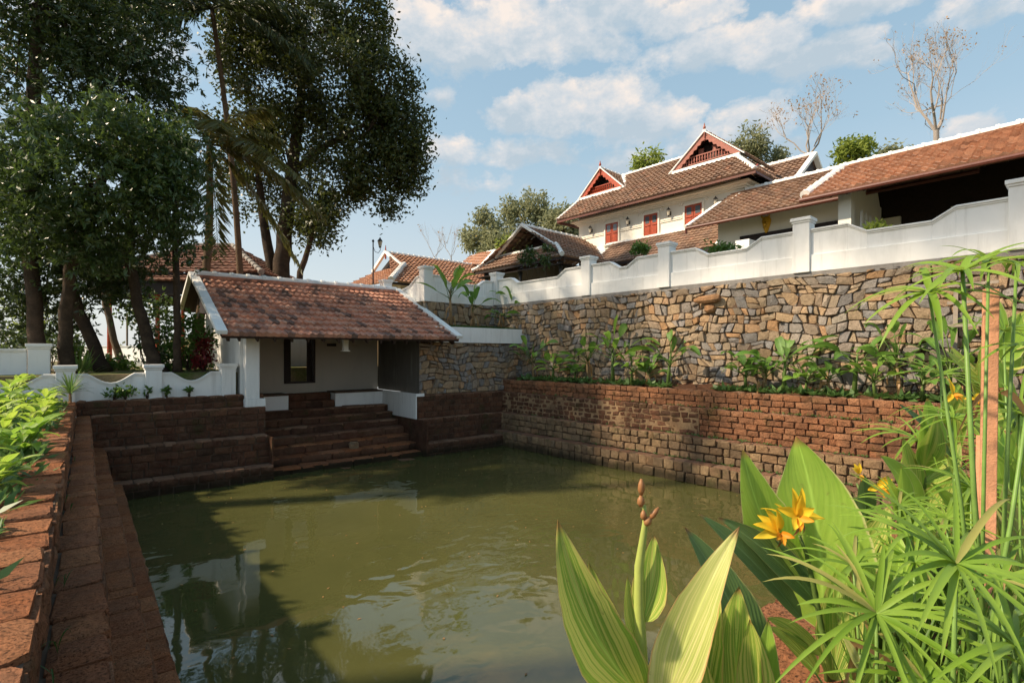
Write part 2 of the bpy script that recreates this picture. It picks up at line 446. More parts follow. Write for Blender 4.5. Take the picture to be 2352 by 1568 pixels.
BARK_T = m_stone('palm_bark', [(.22, .15, .095), (.17, .115, .075)], 0.4, 1.2, 0.4)
DEADL = m_leaf('dry_leaf', (.30, .17, .07), (.42, .25, .10), 0.3)

# ---------------------------------------------------------------- builders
def clip(poly, n, d):
    out = []; k = len(poly)
    for i in range(k):
        a, b = poly[i], poly[(i + 1) % k]
        da, db = a[0] * n[0] + a[1] * n[1] - d, b[0] * n[0] + b[1] * n[1] - d
        if da <= 0: out.append(a)
        if (da < 0 < db) or (db < 0 < da):
            t = da / (da - db); out.append((a[0] + t * (b[0] - a[0]), a[1] + t * (b[1] - a[1])))
    return out
def inset(poly, d):
    """convex polygon (counter-clockwise) moved in by d"""
    out = poly; k = len(poly)
    for i in range(k):
        a, b = poly[i], poly[(i + 1) % k]
        ex, ey = b[0] - a[0], b[1] - a[1]; L = math.hypot(ex, ey)
        if L < 1e-6: continue
        n = (ey / L, -ex / L)
        out = clip(out, n, a[0] * n[0] + a[1] * n[1] - d)
        if len(out) < 3: return []
    return out
def stone(mb, poly, O, U, V, N, h, mat=0, gap=0.01, rnd=None, rough=0.2):
    """one face stone: outline in (u,v), rounded shoulders, uneven proud face"""
    p0 = inset(poly, gap)
    if len(p0) < 3: return
    cx = sum(p[0] for p in p0) / len(p0); cy = sum(p[1] for p in p0) / len(p0)
    if len(p0) > 3: p0 = [p for i, p in enumerate(p0) if math.hypot(p[0] - p0[i - 1][0], p[1] - p0[i - 1][1]) > 0.012]
    k = len(p0)
    if k < 3: return
    tu, tv = random.uniform(-rough, rough), random.uniform(-rough, rough)
    size = max(math.hypot(p[0] - cx, p[1] - cy) for p in p0)
    sh = min(0.018, size * 0.12) / size
    def W3(p, z): return O + U * p[0] + V * p[1] + N * z
    def sc(p, f): return (cx + (p[0] - cx) * f, cy + (p[1] - cy) * f)
    vs = [W3(p, -0.05) for p in p0]
    vs += [W3(sc(p, 1 - sh * .35), h * .55 + random.uniform(-.004, .004)) for p in p0]
    in_ = [sc(p, 1 - sh * 1.6) for p in p0]
    vs += [W3(p, h + tu * (p[0] - cx) + tv * (p[1] - cy) + random.uniform(-.006, .006)) for p in in_]
    vs.append(W3((cx + random.uniform(-.25, .25) * size, cy + random.uniform(-.25, .25) * size), h + random.uniform(0, .03)))
    fs = []
    for i in range(k):
        j = (i + 1) % k
        fs += [(i, j, k + j, k + i), (k + i, k + j, 2 * k + j, 2 * k + i), (2 * k + i, 2 * k + j, 3 * k)]
    mb.add(vs, fs, mat, random.random() if rnd is None else rnd)
def rubble(mb, O, U, V, N, wid, hgt, size=0.3, mat=0, gap=0.006, hmax=.12):
    """rough-coursed rubble: slanting blocks in wandering rows, some split, corners packed with chips"""
    ph = [random.uniform(0, 6) for _ in range(6)]
    def wp(q):
        x, y = q
        return (x + .07 * math.sin(1.7 * x + 2.3 * y + ph[0]) + .05 * math.sin(4.3 * y + 1.1 * x + ph[1]),
                y + .07 * math.sin(.9 * x + ph[2]) + .05 * math.sin(2.6 * x + 1.2 * y + ph[3]) + .035 * math.sin(5.7 * x + 2 * y + ph[4]))
    def put(poly, chip=False):
        poly = [wp(q) for q in poly]
        for n, dd in (((-1, 0), 0), ((1, 0), wid), ((0, -1), 0), ((0, 1), hgt)):
            if len(poly) >= 3: poly = clip(poly, n, dd)
        if len(poly) >= 3: stone(mb, poly, O, U, V, N, random.uniform(.0, .03) if chip else random.uniform(.02, hmax), mat, gap * random.uniform(.3, 2.0), None, .3)
    L = lambda a, b, t: (a[0] + (b[0] - a[0]) * t, a[1] + (b[1] - a[1]) * t)
    y = -.35
    while y < hgt + .35:
        rh = size * random.uniform(.65, 1.25); x = -.5; sk = random.uniform(-.2, .2) * rh; jy0 = 0
        while x < wid + .5:
            w = size * random.choice((.5, .75, .9, 1.05, 1.25, 1.5)); sk2 = random.uniform(-.35, .35) * rh
            A, Bq, C, D = (x, y), (x + w, y), (x + w + sk2, y + rh), (x + sk, y + rh)
            r = random.random(); parts = [[A, Bq, C, D]]
            if r < .22 and rh > size * .8:
                t0, t1 = random.uniform(.35, .65), random.uniform(.35, .65); P, Q = L(A, D, t0), L(Bq, C, t1); parts = [[A, Bq, Q, P], [P, Q, C, D]]
            elif r < .34 and w > size:
                t0, t1 = random.uniform(.2, .5), random.uniform(.5, .85); P, Q = L(A, Bq, t0), L(D, C, t1); parts = [[A, P, Q, D], [P, Bq, C, Q]]
            for pl in parts:
                out = []
                for i in range(4):
                    if random.random() < .40:
                        t = random.uniform(.10, .34); u = random.uniform(.10, .34); p0, p1 = L(pl[i], pl[i - 1], t), L(pl[i], pl[(i + 1) % 4], u)
                        out += [p0, p1]; put([p0, pl[i], p1], True)
                    else: out.append(pl[i])
                put(out)
            x += w; sk = sk2
        y += rh
def courses(mb, O, U, V, N, wid, rows, bw, mat=0, gap=0.008, h=(.0, .03), rough=.06, jit=.012, rndf=None):
    y = 0
    for ri, rh in enumerate(rows):
        x = -bw * random.random()
        while x < wid:
            w = bw * random.uniform(.72, 1.3)
            if random.random() < .12: w *= .6
            a, b = max(x, 0), min(x + w, wid)
            if b - a > .05:
                j = lambda: random.uniform(-jit, jit)
                p = [(a + j(), y + j()), (b + j(), y + j()), (b + j(), y + rh + j()), (a + j(), y + rh + j())]
                # clipped corners: hewn blocks are never square
                c = min(rh, b - a) * random.uniform(.06, .16)
                q = []
                for i in range(4):
                    P0, P1, P2 = p[i - 1], p[i], p[(i + 1) % 4]
                    for Q in (P0, P2):
                        L = math.hypot(Q[0] - P1[0], Q[1] - P1[1]); cc = c * random.uniform(.5, 1.3)
                        q.append((P1[0] + (Q[0] - P1[0]) * cc / L, P1[1] + (Q[1] - P1[1]) * cc / L))
                stone(mb, q, O, U, V, N, random.uniform(*h), mat, gap * random.uniform(.6, 1.5), rndf(a, y) if rndf else None, rough)
            x += w
        y += rh
def tiled(mb, O, U, V, poly, row=0.33, tw=0.22, wave=0.05, lift=0.07, mat=0):
    """interlocking clay tiles on a roof plane: U along the eave, V up the slope, outline poly in (u, v)"""
    U, V = U.normalized(), V.normalized(); N = U.cross(V)
    if N.z < 0: N = -N
    v0s, v1s = min(p[1] for p in poly), max(p[1] for p in poly)
    nr = max(1, round((v1s - v0s) / row)); rh = (v1s - v0s) / nr
    def span(v):
        v = min(max(v, v0s + 1e-4), v1s - 1e-4); xs = []
        for i in range(len(poly)):
            a, b = poly[i], poly[(i + 1) % len(poly)]
            if (a[1] - v) * (b[1] - v) <= 0 and abs(a[1] - b[1]) > 1e-9:
                xs.append(a[0] + (v - a[1]) / (b[1] - a[1]) * (b[0] - a[0]))
        return (min(xs), max(xs)) if xs else (0, 0)
    umin = min(p[0] for p in poly); umax = max(p[0] for p in poly)
    nt_ = max(1, round((umax - umin) / tw)); t = (umax - umin) / nt_
    prof = (0.35, 1.0, 0.35, 0.0)
    for k in range(nr):
        va, vb = v0s + k * rh, v0s + (k + 1) * rh
        a0, a1 = span(va); b0, b1 = span(vb)
        lo, hi = min(a0, b0), max(a1, b1)
        for c in range(nt_):
            u0, u1 = umin + c * t, umin + (c + 1) * t
            if u1 < lo or u0 > hi: continue
            jl = random.uniform(-.014, .020); rn = random.random(); jv = random.uniform(-.018, .018)
            vs = []
            for i in range(5):
                u = u0 + (u1 - u0) * i / 4; hh = prof[i % 4] * wave
                ua, ub = min(max(u, a0), a1), min(max(u, b0), b1)
                vs += [O + U * ua + V * va + N * (hh * .2 - .02), O + U * ua + V * (va - .01 + (jv if k else 0)) + N * (lift + jl + hh), O + U * ub + V * (vb + .015) + N * (hh * .8 + .004)]
            fs = []
            for i in range(4):
                q = i * 3
                fs += [(q, q + 3, q + 4, q + 1), (q + 1, q + 4, q + 5, q + 2)]
            mb.add(vs, fs, mat, rn)
def slope_roof(mb, e0, e1, r0, r1, row=0.33, tw=0.22, **k):
    """tiles between an eave line e0-e1 and a line above it r0-r1"""
    e0, e1, r0, r1 = map(Vector, (e0, e1, r0, r1))
    U = (e1 - e0).normalized(); V = (r0 - e0); V = (V - U * V.dot(U)).normalized()
    f = lambda p: ((p - e0).dot(U), (p - e0).dot(V))
    poly = [f(e0), f(e1), f(r1), f(r0)] if (r1 - r0).length > .01 else [f(e0), f(e1), f(r0)]
    tiled(mb, e0, U, V, poly, row, tw, **k)
def under_roof(mb, e0, e1, r0, r1, thick=.06, drop=.03, mat=0):
    """boarding under the tiles"""
    e0, e1, r0, r1 = map(Vector, (e0, e1, r0, r1))
    n = (e1 - e0).cross(r0 - e0).normalized()
    if n.z < 0: n = -n
    p = [e0, e1, r1, r0] if (r1 - r0).length > .01 else [e0, e1, r0]
    mb.prism([q - n * (drop + thick) for q in p], n * thick, mat)
def ridge_cap(mb, a, b, r=.11, seg=.42, mat=0, rise=.02):
    a, b = Vector(a), Vector(b); L = (b - a).length; n = max(1, round(L / seg)); d = (b - a) / n
    for i in range(n):
        p = a + d * i + Vector((0, 0, rise))
        mb.tube([p - d * .06, p + d * .12, p + d * .2, p + d * 1.0], [r * 1.18, r * 1.22, r, r * .88], 9, mat)
def wavy_panel(mb, prof, a, b, thick, zb, mat=0, cap=.05, capw=.06):
    """plaster wall between a and b (plan), top profile prof [(t, z)], with a proud coping"""
    a, b = Vector((a[0], a[1], 0)), Vector((b[0], b[1], 0))
    d = b - a; n = Vector((d.y, -d.x, 0)).normalized()
    lo = [a + d * t + Vector((0, 0, zb)) for t, z in prof]; hi = [a + d * t + Vector((0, 0, z)) for t, z in prof]
    for i in range(len(prof) - 1):
        mb.hexa([lo[i] - n * thick / 2, lo[i] + n * thick / 2, lo[i + 1] + n * thick / 2, lo[i + 1] - n * thick / 2,
                 hi[i] - n * thick / 2, hi[i] + n * thick / 2, hi[i + 1] + n * thick / 2, hi[i + 1] - n * thick / 2], mat)
    for w, z0, z1 in ((capw, 0, cap), (capw * .5, -cap * .9, 0)):
        for i in range(len(prof) - 1):
            o = thick / 2 + w; A, B = hi[i], hi[i + 1]; u0, u1 = Vector((0, 0, z0)), Vector((0, 0, z1))
            mb.hexa([A - n * o + u0, A + n * o + u0, B + n * o + u0, B - n * o + u0, A - n * o + u1, A + n * o + u1, B + n * o + u1, B - n * o + u1], mat)
def post(mb, x, y, z0, z1, w, fr=IDF, mat=0):
    h = w / 2
    mb.box(x - h, x + h, y - h, y + h, z0, z1 - .16, fr, mat)
    mb.box(x - h - .025, x + h + .025, y - h - .025, y + h + .025, z1 - .16, z1 - .10, fr, mat)
    mb.box(x - h - .055, x + h + .055, y - h - .055, y + h + .055, z1 - .10, z1, fr, mat)

# leaves -----------------------------------------------------------------
def np_mesh(name, verts, faces, mats, parent, rn, mi=None):
    verts = np.asarray(verts, dtype=np.float64)
    if parent is not None:
        mw = MW[parent.name]
    else:
        lo, hi = verts.min(0), verts.max(0); mw = Matrix.Translation(((lo[0] + hi[0]) / 2, (lo[1] + hi[1]) / 2, lo[2]))
    inv = np.array(mw.inverted()); verts = verts @ inv[:3, :3].T + inv[:3, 3]
    me = bpy.data.meshes.new(name); k = faces.shape[1]
    me.vertices.add(len(verts)); me.vertices.foreach_set('co', verts.astype(np.float32).ravel())
    me.loops.add(faces.size); me.loops.foreach_set('vertex_index', faces.astype(np.int32).ravel())
    me.polygons.add(len(faces)); me.polygons.foreach_set('loop_start', np.arange(0, faces.size, k, dtype=np.int32))
    me.update(calc_edges=True)
    return finish(me, name, mats, parent, mi if mi is not None else np.zeros(len(faces), int), rn, None, False, 0, mw)
def unit(a): return a / np.maximum(np.linalg.norm(a, axis=1, keepdims=True), 1e-9)
def leaf_quads(c, axis, L, Wd, rng, flat=None):
    """kite-shaped leaves at c along axis"""
    n = len(c); L = np.broadcast_to(L, (n,))[:, None] * rng.uniform(.7, 1.2, (n, 1)); Wd = np.broadcast_to(Wd, (n,))[:, None] * rng.uniform(.75, 1.2, (n, 1))
    s = unit(np.cross(axis, rng.normal(size=(n, 3)) if flat is None else flat + rng.normal(size=(n, 3)) * .35))
    nr = np.cross(s, axis)
    v = np.stack([c, c + axis * L * .45 + s * Wd * .5 + nr * L * .06, c + axis * L, c + axis * L * .45 - s * Wd * .5 + nr * L * .06], 1).reshape(-1, 3)
    return v, np.arange(4 * n).reshape(n, 4)
def crown_points(blobs, rng, shell=.55):
    """clump centres spread through ellipsoids (centre, radii, count)"""
    out = []
    for c, r, k in blobs:
        d = unit(rng.normal(size=(k, 3))); rad = rng.uniform(shell, 1.0, (k, 1)) ** .7
        out.append(np.array(c) + d * rad * np.array(r))
    return np.concatenate(out)
def crown(name, blobs, per, L, Wd, spread, mats, parent, rng, droop=.35, whorl=False):
    cl = crown_points(blobs, rng); k = len(cl)
    tint = rng.random(k)
    c = np.repeat(cl, per, 0); t = np.repeat(tint, per)
    n = len(c)
    if whorl:
        # sprigs of long leaves: leaves fan out of twig ends
        m_ = per // 8; tip = np.repeat(cl, m_, 0) + rng.normal(size=(k * m_, 3)) * spread
        tw = np.repeat(unit(rng.normal(size=(k * m_, 3)) + (0, 0, -.1)), 8, 0)
        c = np.repeat(tip, 8, 0) + rng.normal(size=(k * m_ * 8, 3)) * .035; n = len(c); t = np.repeat(np.repeat(tint, m_), 8)
        ax = unit(tw + rng.normal(size=(n, 3)) * .75 + np.array((0, 0, -droop)))
    else:
        c = c + rng.normal(size=(n, 3)) * spread
        ax = unit(rng.normal(size=(n, 3)) + np.array((0, 0, -droop)))
    v, f = leaf_quads(c, ax, L, Wd, rng)
    rn = np.clip(t[:n] * .6 + rng.random(n) * .4, 0, 1)
    return np_mesh(name, v, f, mats, parent, rn), cl
def limbs(mb, start, targets, r0, rng, mat=0, n=6, sag=.1):
    start = Vector(start)
    for t in targets:
        t = Vector(t); d = t - start
        m1 = start + d * .35 + Vector(rng.normal(size=3)) * d.length * .07 + Vector((0, 0, -d.length * sag * .3))
        m2 = start + d * .7 + Vector(rng.normal(size=3)) * d.length * .07
        mb.tube([start, m1, m2, t], [r0, r0 * .7, r0 * .42, r0 * .12], n, mat)
def blade(mb, base, ctrl, tip, width, facing, fold=.25, nu=6, nv=12, mat=0, twist=0.0, wav=.02, prof=None, rnd=None):
    """broad leaf surface along a curved midrib"""
    base, ctrl, tip, facing = Vector(base), Vector(ctrl), Vector(tip), Vector(facing).normalized()
    vs, uvs = [], []; ph = random.uniform(0, 6)
    for i in range(nv + 1):
        t = i / nv
        p = base * (1 - t) ** 2 + ctrl * 2 * t * (1 - t) + tip * t * t
        tg = ((ctrl - base) * (1 - t) + (tip - ctrl) * t).normalized()
        s = tg.cross(facing).normalized(); nn = s.cross(tg).normalized()
        a = twist * t; s, nn = s * math.cos(a) + nn * math.sin(a), nn * math.cos(a) - s * math.sin(a)
        w = width * random.uniform(.975, 1.025) * (prof(t) if prof else (math.sin(math.pi * min(1, t ** .75 * .97 + .03)) ** .85) * (1 - .15 * t)) / 2
        for j in range(nu + 1):
            x = j / nu * 2 - 1
            vs.append(p + s * (x * w) + nn * (abs(x) ** 1.3 * w * fold + math.sin(t * 9 + ph + x * 2) * wav * width * abs(x)))
            uvs.append(((x + 1) / 2, t))
    fs = [(i * (nu + 1) + j, i * (nu + 1) + j + 1, (i + 1) * (nu + 1) + j + 1, (i + 1) * (nu + 1) + j) for i in range(nv) for j in range(nu)]
    mb.add(vs, fs, mat, random.random() if rnd is None else rnd, uvs)
def strap(mb, base, ctrl, tip, w, facing, mat=0, nv=8, rnd=None, fold=.35):
    blade(mb, base, ctrl, tip, w, facing, fold, 2, nv, mat, 0, 0.0, lambda t: min(1, t * 6 + .35) * (1 - t ** 3) + .02, rnd)

# ================================================================ SETTING
ZW = -4.0
UX, UY, UZ = Vector((1, 0, 0)), Vector((0, 1, 0)), Vector((0, 0, 1))
HU, HV = H(1, 0, 0), H(0, 1, 0)

def m_ground():
    m, t = new_mat('ground_cover'); g = NT(t)
    a = g.ramp(g.noise(.45, 6, .65), [(0.40, 0.0), (0.58, 1.0)])
    gr = g.mix(g.ramp(g.noise(30, 4), [(.3, 0.), (.7, 1.)]), (.055, .085, .022), (.10, .13, .035))
    so = g.mix(g.ramp(g.noise(12, 5), [(.3, 0.), (.7, 1.)]), (.19, .13, .08), (.27, .20, .13))
    g.out(g.pbsdf(g.mix(a, so, gr), .95, g.bump(g.noise(25, 5), .8, .05), .1)); return m
def m_water():
    m, t = new_mat('pond_water'); g = NT(t)
    n1 = g.noise(1.9, 1.2, .4, dist=.5, sc=(1, 1.3, 1)); n2 = g.noise(6.5, 2, .5, dist=.5); n3 = g.noise(.28, 2, .5)
    # rippled bands and calm bands, as a light breeze leaves them
    calm = g.ramp(n3, [(.42, 0.10), (.62, 1.0)])
    h = g.math('ADD', g.math('MULTIPLY', n1, 1.0), g.math('MULTIPLY', n2, .07))
    h = g.math('MULTIPLY', h, calm)
    mur = g.ramp(g.noise(.22, 4, .6), [(.3, 0.), (.7, 1.)])
    c = g.mix(mur, (.062, .065, .021), (.088, .087, .029))
    b = g.n('ShaderNodeBsdfPrincipled'); g.l(c, b.inputs['Base Color'])
    b.inputs['Roughness'].default_value = .03; b.inputs['IOR'].default_value = 1.42
    b.inputs['Specular IOR Level'].default_value = .95
    g.l(g.bump(h, .9, .035), b.inputs['Normal']); g.out(b.outputs[0]); return m
GROUND = m_ground(); WATER = m_water()
GRASS = m_plain('lawn', (.05, .10, .02), .95, .4, 20, .9)

def sheet(name, polys, z0, z1, mat):
    mb = MB()
    for p in polys: mb.prism([Vector((x, y, z0)) for x, y in p], (0, 0, z1 - z0), 0)
    return struct(mb.build(name, mat, None))
def rect(x0, x1, y0, y1): return [(x0, y0), (x1, y0), (x1, y1), (x0, y1)]
B = 900
mb = MB()
for p in (rect(-B, -.7, -B, B), rect(17.6, B, -B, B), rect(-.7, 17.6, -B, .6), rect(-.7, 17.6, 23.4, B)):
    mb.quad(*[Vector((x, y, -1.5)) for x, y in p])
struct(mb.build('ground', GROUND))
sheet('garden_ground', [rect(-60, 4.0, 19.56, 80), rect(4.0, 11.7, 23.9, 80)], -1.6, -.62, GROUND)
t0 = H(17.0, -30, 0); t1 = H(17.0, 20.3, 0)
sheet('terrace_ground', [[(t0.x, t0.y), (110, -30), (110, 110), (t1.x, 110), (t1.x, t1.y)], [(11.72, 20.75), (t1.x, 20.75), (t1.x, 110), (11.72, 110)]], -1.7, 2.36, GROUND)
sheet('near_bed', [rect(-.7, 17.5, -7, .95)], -1.9, -1.40, SOIL)
mb = MB()
for i in range(24):
    for j in range(24):
        x0, x1 = .2 + i * .66, .2 + (i + 1) * .66; y0, y1 = .9 + j * .78, .9 + (j + 1) * .78
        mb.quad(Vector((x0, y0, ZW)), Vector((x1, y0, ZW)), Vector((x1, y1, ZW)), Vector((x0, y1, ZW)))
struct(mb.build('water', WATER, smooth=True))

# ---------------------------------------------------------------- pond walls
L0, L1, L2, L3 = -1.35, -1.75, -2.65, -3.55
XL = (-.19, .12, .455, .80)
lw = thing('pond_wall', 'long stepped red laterite wall along the left bank, seen from above', 'wall', (0, 8, -5))
mb = MB()
for x, z in zip(XL, (L0, L1, L2, L3)):
    mb.box(-.72 - .002 * x, x - .02, -4 + x * .01, 19.0 + x * .01, -5, z - .03)
mb.build('core', MORTAR_D, lw)
mb = MB()
px_ = -.70
for x, z in zip(XL, (L0, L1, L2, L3)):
    courses(mb, Vector((x, -4, z - .012)), UY, -UX, UZ, 23.0, [x - px_ - (.0 if px_ < -.5 else .01)], .42 if px_ < -.5 else .5, 0, .012 if px_ < -.5 else .006, (.0, .035) if px_ < -.5 else (0, .014), .07 if px_ < -.5 else .035, .02)
    px_ = x
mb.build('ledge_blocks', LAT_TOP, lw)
mb = MB()
for x, z, zb in ((XL[0], L0, L1), (XL[1], L1, L2), (XL[2], L2, L3), (XL[3], L3, -4.6)):
    n = max(1, round((z - zb) / .225))
    courses(mb, Vector((x, -4, zb)), UY, UZ, UX, 23.0, [(z - zb - .02) / n] * n, .42, 0, .01, (0, .012), .04)
mb.build('face_blocks', LAT, lw)

def flank(label, x0, x1, ys, zs, mat, loc, bw=.42, cap=None):
    t = thing('pond_wall', label, 'wall', loc)
    core = MB(); face = MB(); top = MB()
    for i, (y, z) in enumerate(zip(ys, zs)):
        zb = zs[i + 1] if i + 1 < len(zs) else -4.7
        core.box(x0 + .01 * i, x1 - .012 * i, y + .02, ys[0] + .45 + .01 * i, -5, z - .03)
        n = max(1, round((z - zb) / .21))
        courses(face, Vector((x0, y, zb)), UX, UZ, -UY, x1 - x0, [(z - zb - .02) / n] * n, bw, 0, .009, (0, .025), .05)
        yb = ys[i - 1] if i else ys[0] + .42
        courses(top, Vector((x0, y - .01, z - .015)), UX, UY, UZ, x1 - x0, [yb - y - .01], bw, 0, .009, (0, .02), .04)
    core.build('core', MORTAR_D, t); face.build('face_blocks', mat, t); top.build('ledge_blocks', LAT_W, t)
    return t
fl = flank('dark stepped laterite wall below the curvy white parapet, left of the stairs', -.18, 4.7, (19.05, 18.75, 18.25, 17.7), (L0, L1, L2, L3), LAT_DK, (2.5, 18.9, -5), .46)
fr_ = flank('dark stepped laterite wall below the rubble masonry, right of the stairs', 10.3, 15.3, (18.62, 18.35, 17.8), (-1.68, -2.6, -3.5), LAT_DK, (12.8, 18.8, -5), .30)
# stairs side of the right flank
mb = MB(); mb.box(10.255, 10.30, 18.60, 22.6, -2.62, -1.60); mb.box(10.255, 10.62, 18.56, 18.60, -1.72, -1.60)
mb.build('white_cheek', WHITE, fr_)
mb = MB(); mb.box(10.27, 10.33, 17.75, 21.6, -4.6, -2.63); mb.build('cement_cheek', LAT_DK, fr_)
mb = MB(); mb.box(4.67, 4.72, 17.9, 21.6, -4.6, -2.70); mb.box(4.67, 4.72, 18.9, 21.6, -2.70, -1.78); mb.build('cement_cheek', LAT_DK, fl)

# stairs
st = thing('stone_steps', 'flight of worn laterite steps leading from the roofed landing into the water', 'steps', (7.5, 19.5, -4.5))
for k in range(7):
    mb = MB(); y = 18.1 + .5 * k; z = -3.80 + .267 * k
    courses(mb, Vector((4.74, y, z - .267)), UX, UZ, -UY, 5.52, [.262], .95, 0, .010, (0, .035), .05, .014)
    tb_ = MB(); courses(tb_, Vector((4.74, y - .03, z - .014)), UX, UY, UZ, 5.52, [.54], .95, 0, .010, (0, .028), .035, .02)
    mb.box(4.745, 10.25, y + .03, 22.5 + .01 * k, z - .5, z - .03, rnd=.3)
    so_ = mb.build('step', LAT_DK, st); tb_.build('tread', LAT_W if k > 2 else LAT_TOP, so_)  # lighter treads, darker risers: light on the steps put into the colour
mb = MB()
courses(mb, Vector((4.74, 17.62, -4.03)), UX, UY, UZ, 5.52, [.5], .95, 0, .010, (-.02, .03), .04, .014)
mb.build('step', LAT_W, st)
for y, z in ((21.62, -1.92), (22.1, -1.64)):
    mb = MB()
    courses(mb, Vector((6.27, y, z - .29)), UX, UZ, -UY, 1.85, [.285], .9, 0, .010, (0, .03), .05)
    courses(mb, Vector((6.27, y - .02, z - .014)), UX, UY, UZ, 1.85, [.50], .9, 0, .010, (0, .02), .03)
    mb.box(6.275, 8.11, y + .03, 22.58, z - .3, z - .03, rnd=.2); mb.build('step', LAT_DK, st)
so = MB(); so.box(0, .24, 0, .24, 0, .17); 
p = PZ(800, 1043, -3.3)
so = MB()
def lump(mb, c, r, n=9, m=6, mat=0, jag=.18, sq=1.0):
    c = Vector(c); vs = [c + Vector((0, 0, -r[2]))]
    for i in range(1, m):
        a = math.pi * i / m
        for j in range(n):
            b = 6.28318 * j / n; k = 1 + random.uniform(-jag, jag)
            vs.append(c + Vector((r[0] * math.sin(a) ** sq * math.cos(b) * k, r[1] * math.sin(a) ** sq * math.sin(b) * k, -r[2] * math.cos(a) * (1 + random.uniform(-jag, jag) * .5))))
    vs.append(c + Vector((0, 0, r[2]))); fs = []
    for j in range(n): fs.append((0, 1 + (j + 1) % n, 1 + j)); fs.append((len(vs) - 1, 1 + (m - 2) * n + j, 1 + (m - 2) * n + (j + 1) % n))
    for i in range(m - 2):
        for j in range(n): fs.append((1 + i * n + j, 1 + i * n + (j + 1) % n, 1 + (i + 1) * n + (j + 1) % n, 1 + (i + 1) * n + j))
    mb.add(vs, fs, mat)
lump(so, (7.75, 18.75, -3.42), (.2, .16, .16), 7, 6, 0, .12, .5)
tag(so.build('loose_stone', COURSE), 'squarish loose stone sitting on the lower laterite steps', 'stone')

# right bank wall
rw = thing('pond_wall', 'long stepped wall along the right bank, orange laterite above brown coursed stone', 'wall', H(15.3, 8, -5), TH)
mb = MB()
for x, z in ((14.95, -3.37), (15.38, -2.63), (15.63, -1.75), (15.78, -1.20)):
    mb.box(x, 16.2 + x * .01, -6 + x * .01, 18.3 - x * .01, -5, z, H)
mb.build('core', MORTAR_D, rw)
Y0, YL = -4.0, 22.3
mb = MB()
courses(mb, H(14.91, Y0, -4.36), HV, UZ, -HU, YL, [.34, .34, .31], .33, 0, .010, (0, .06), .10, .022)
courses(mb, H(15.33, Y0, -3.36), HV, UZ, -HU, YL, [.25, .25, .24], .38, 0, .014, (.0, .05), .10, .022)
mb.build('stone_courses', COURSE, rw)
mb = MB()
courses(mb, H(15.58, Y0, -2.62), HV, UZ, -HU, 8.35 - Y0, [.179] * 5, .36, 0, .008, (0, .04), .08, .016)
courses(mb, H(15.74, Y0, -1.73), HV, UZ, -HU, YL, [.19, .185, .18], .36, 0, .008, (0, .035), .08, .016)
mb.build('laterite_courses', LAT, rw)
mb = MB(); mb.box(15.57, 15.62, 8.36, 18.2, -2.6, -1.76, H); mb.build('pale_joints', MORTAR_P, rw)
mb = MB()
courses(mb, H(15.575, 8.37, -2.62), HV, UZ, -HU, Y0 + YL - 8.37, [.179] * 5, .33, 0, .015, (-.005, .03), .09, .03)
mb.build('mortared_courses', LAT_DK, rw)
mb = MB()
for x, w, z in ((14.91, .43, -3.355), (15.33, .26, -2.615), (15.58, .17, -1.725), (15.74, .2, -1.17)):
    courses(mb, H(x, Y0, z - .015), HV, HU, UZ, YL, [w], .40, 0, .008, (-.005, .02), .06, .018)
mb.build('ledge_blocks', LAT_W, rw)  # paler than the faces: light on the ledge tops put into colour
bed = MB()
n = 60
for i in range(n):
    for j in range(5):
        q = []
        for a, b in ((i, j), (i + 1, j), (i + 1, j + 1), (i, j + 1)):
            x, y = 15.9 + .22 * b, -4 + 22 * a / n
            q.append(H(x, y, -1.22 + .09 * math.sin(a * 1.7 + b * 2.1) * math.sin(b * .7 + a * .9) + .05 * b))
        bed.quad(*q)
struct(bed.build('planting_bed', SOIL, smooth=True))
# near wall under the plants on this side
nw = thing('pond_wall', 'rough red laterite wall top among the foreground plants', 'wall', (6, 1.1, -5))
mb = MB(); mb.box(.15, 15.4, .78, 1.28, -5, -1.40); mb.build('core', MORTAR_D, nw)
mb = MB()
courses(mb, Vector((.3, .75, -1.372)), UX, UY, UZ, 15, [.58], .42, 0, .02, (0, .04), .06, .02)
for z in (-1.6, -1.83, -2.06, -2.29, -2.52, -2.75, -2.98, -3.21, -3.44, -3.67, -3.9, -4.13): courses(mb, Vector((.8, 1.31, z)), UX, UZ, UY, 14, [.22], .42, 0, .012, (0, .03), .06)
mb.build('face_blocks', LAT_TOP, nw)

# ---------------------------------------------------------------- rubble retaining walls, planter
rt = thing('retaining_wall', 'tall rubble retaining wall of grey and orange stones under the white parapet', 'wall', H(16.9, 8, -1.3), TH)
mb = MB(); mb.box(16.86, 17.25, -5, 20.55, -1.6, 2.38, H); mb.build('joints', MORTAR_D, rt)
mb = MB(); rubble(mb, H(16.85, -3.5, -1.25), HV, UZ, -HU, 23.9, 3.55, .31); mb.build('stones', RUB, rt)
mb = MB()
for i in range(24):
    y = -3.5 + i; mb.box(16.80 + random.uniform(-.012, .012), 16.99, y, y + .998, 2.27 + random.uniform(-.03, .01), 2.40, H)
mb.build('concrete_band', CONC, rt)
RWX = lambda y: (16.85 - y * ST) / CT        # x of the rubble face at world y
xr = RWX(18.75) - .02
r2 = thing('retaining_wall', 'dark rubble wall right of the stairs, under the white planter band', 'wall', (13, 18.9, -1.7))
mb = MB(); mb.box(10.56, xr, 18.80, 20.5, -1.72, 1.0); mb.build('joints', MORTAR_D, r2)
mb = MB(); rubble(mb, Vector((10.5, 18.78, -1.66)), UX, UZ, -UY, xr - 10.5, 2.12, .30); mb.build('stones', RUB, r2)
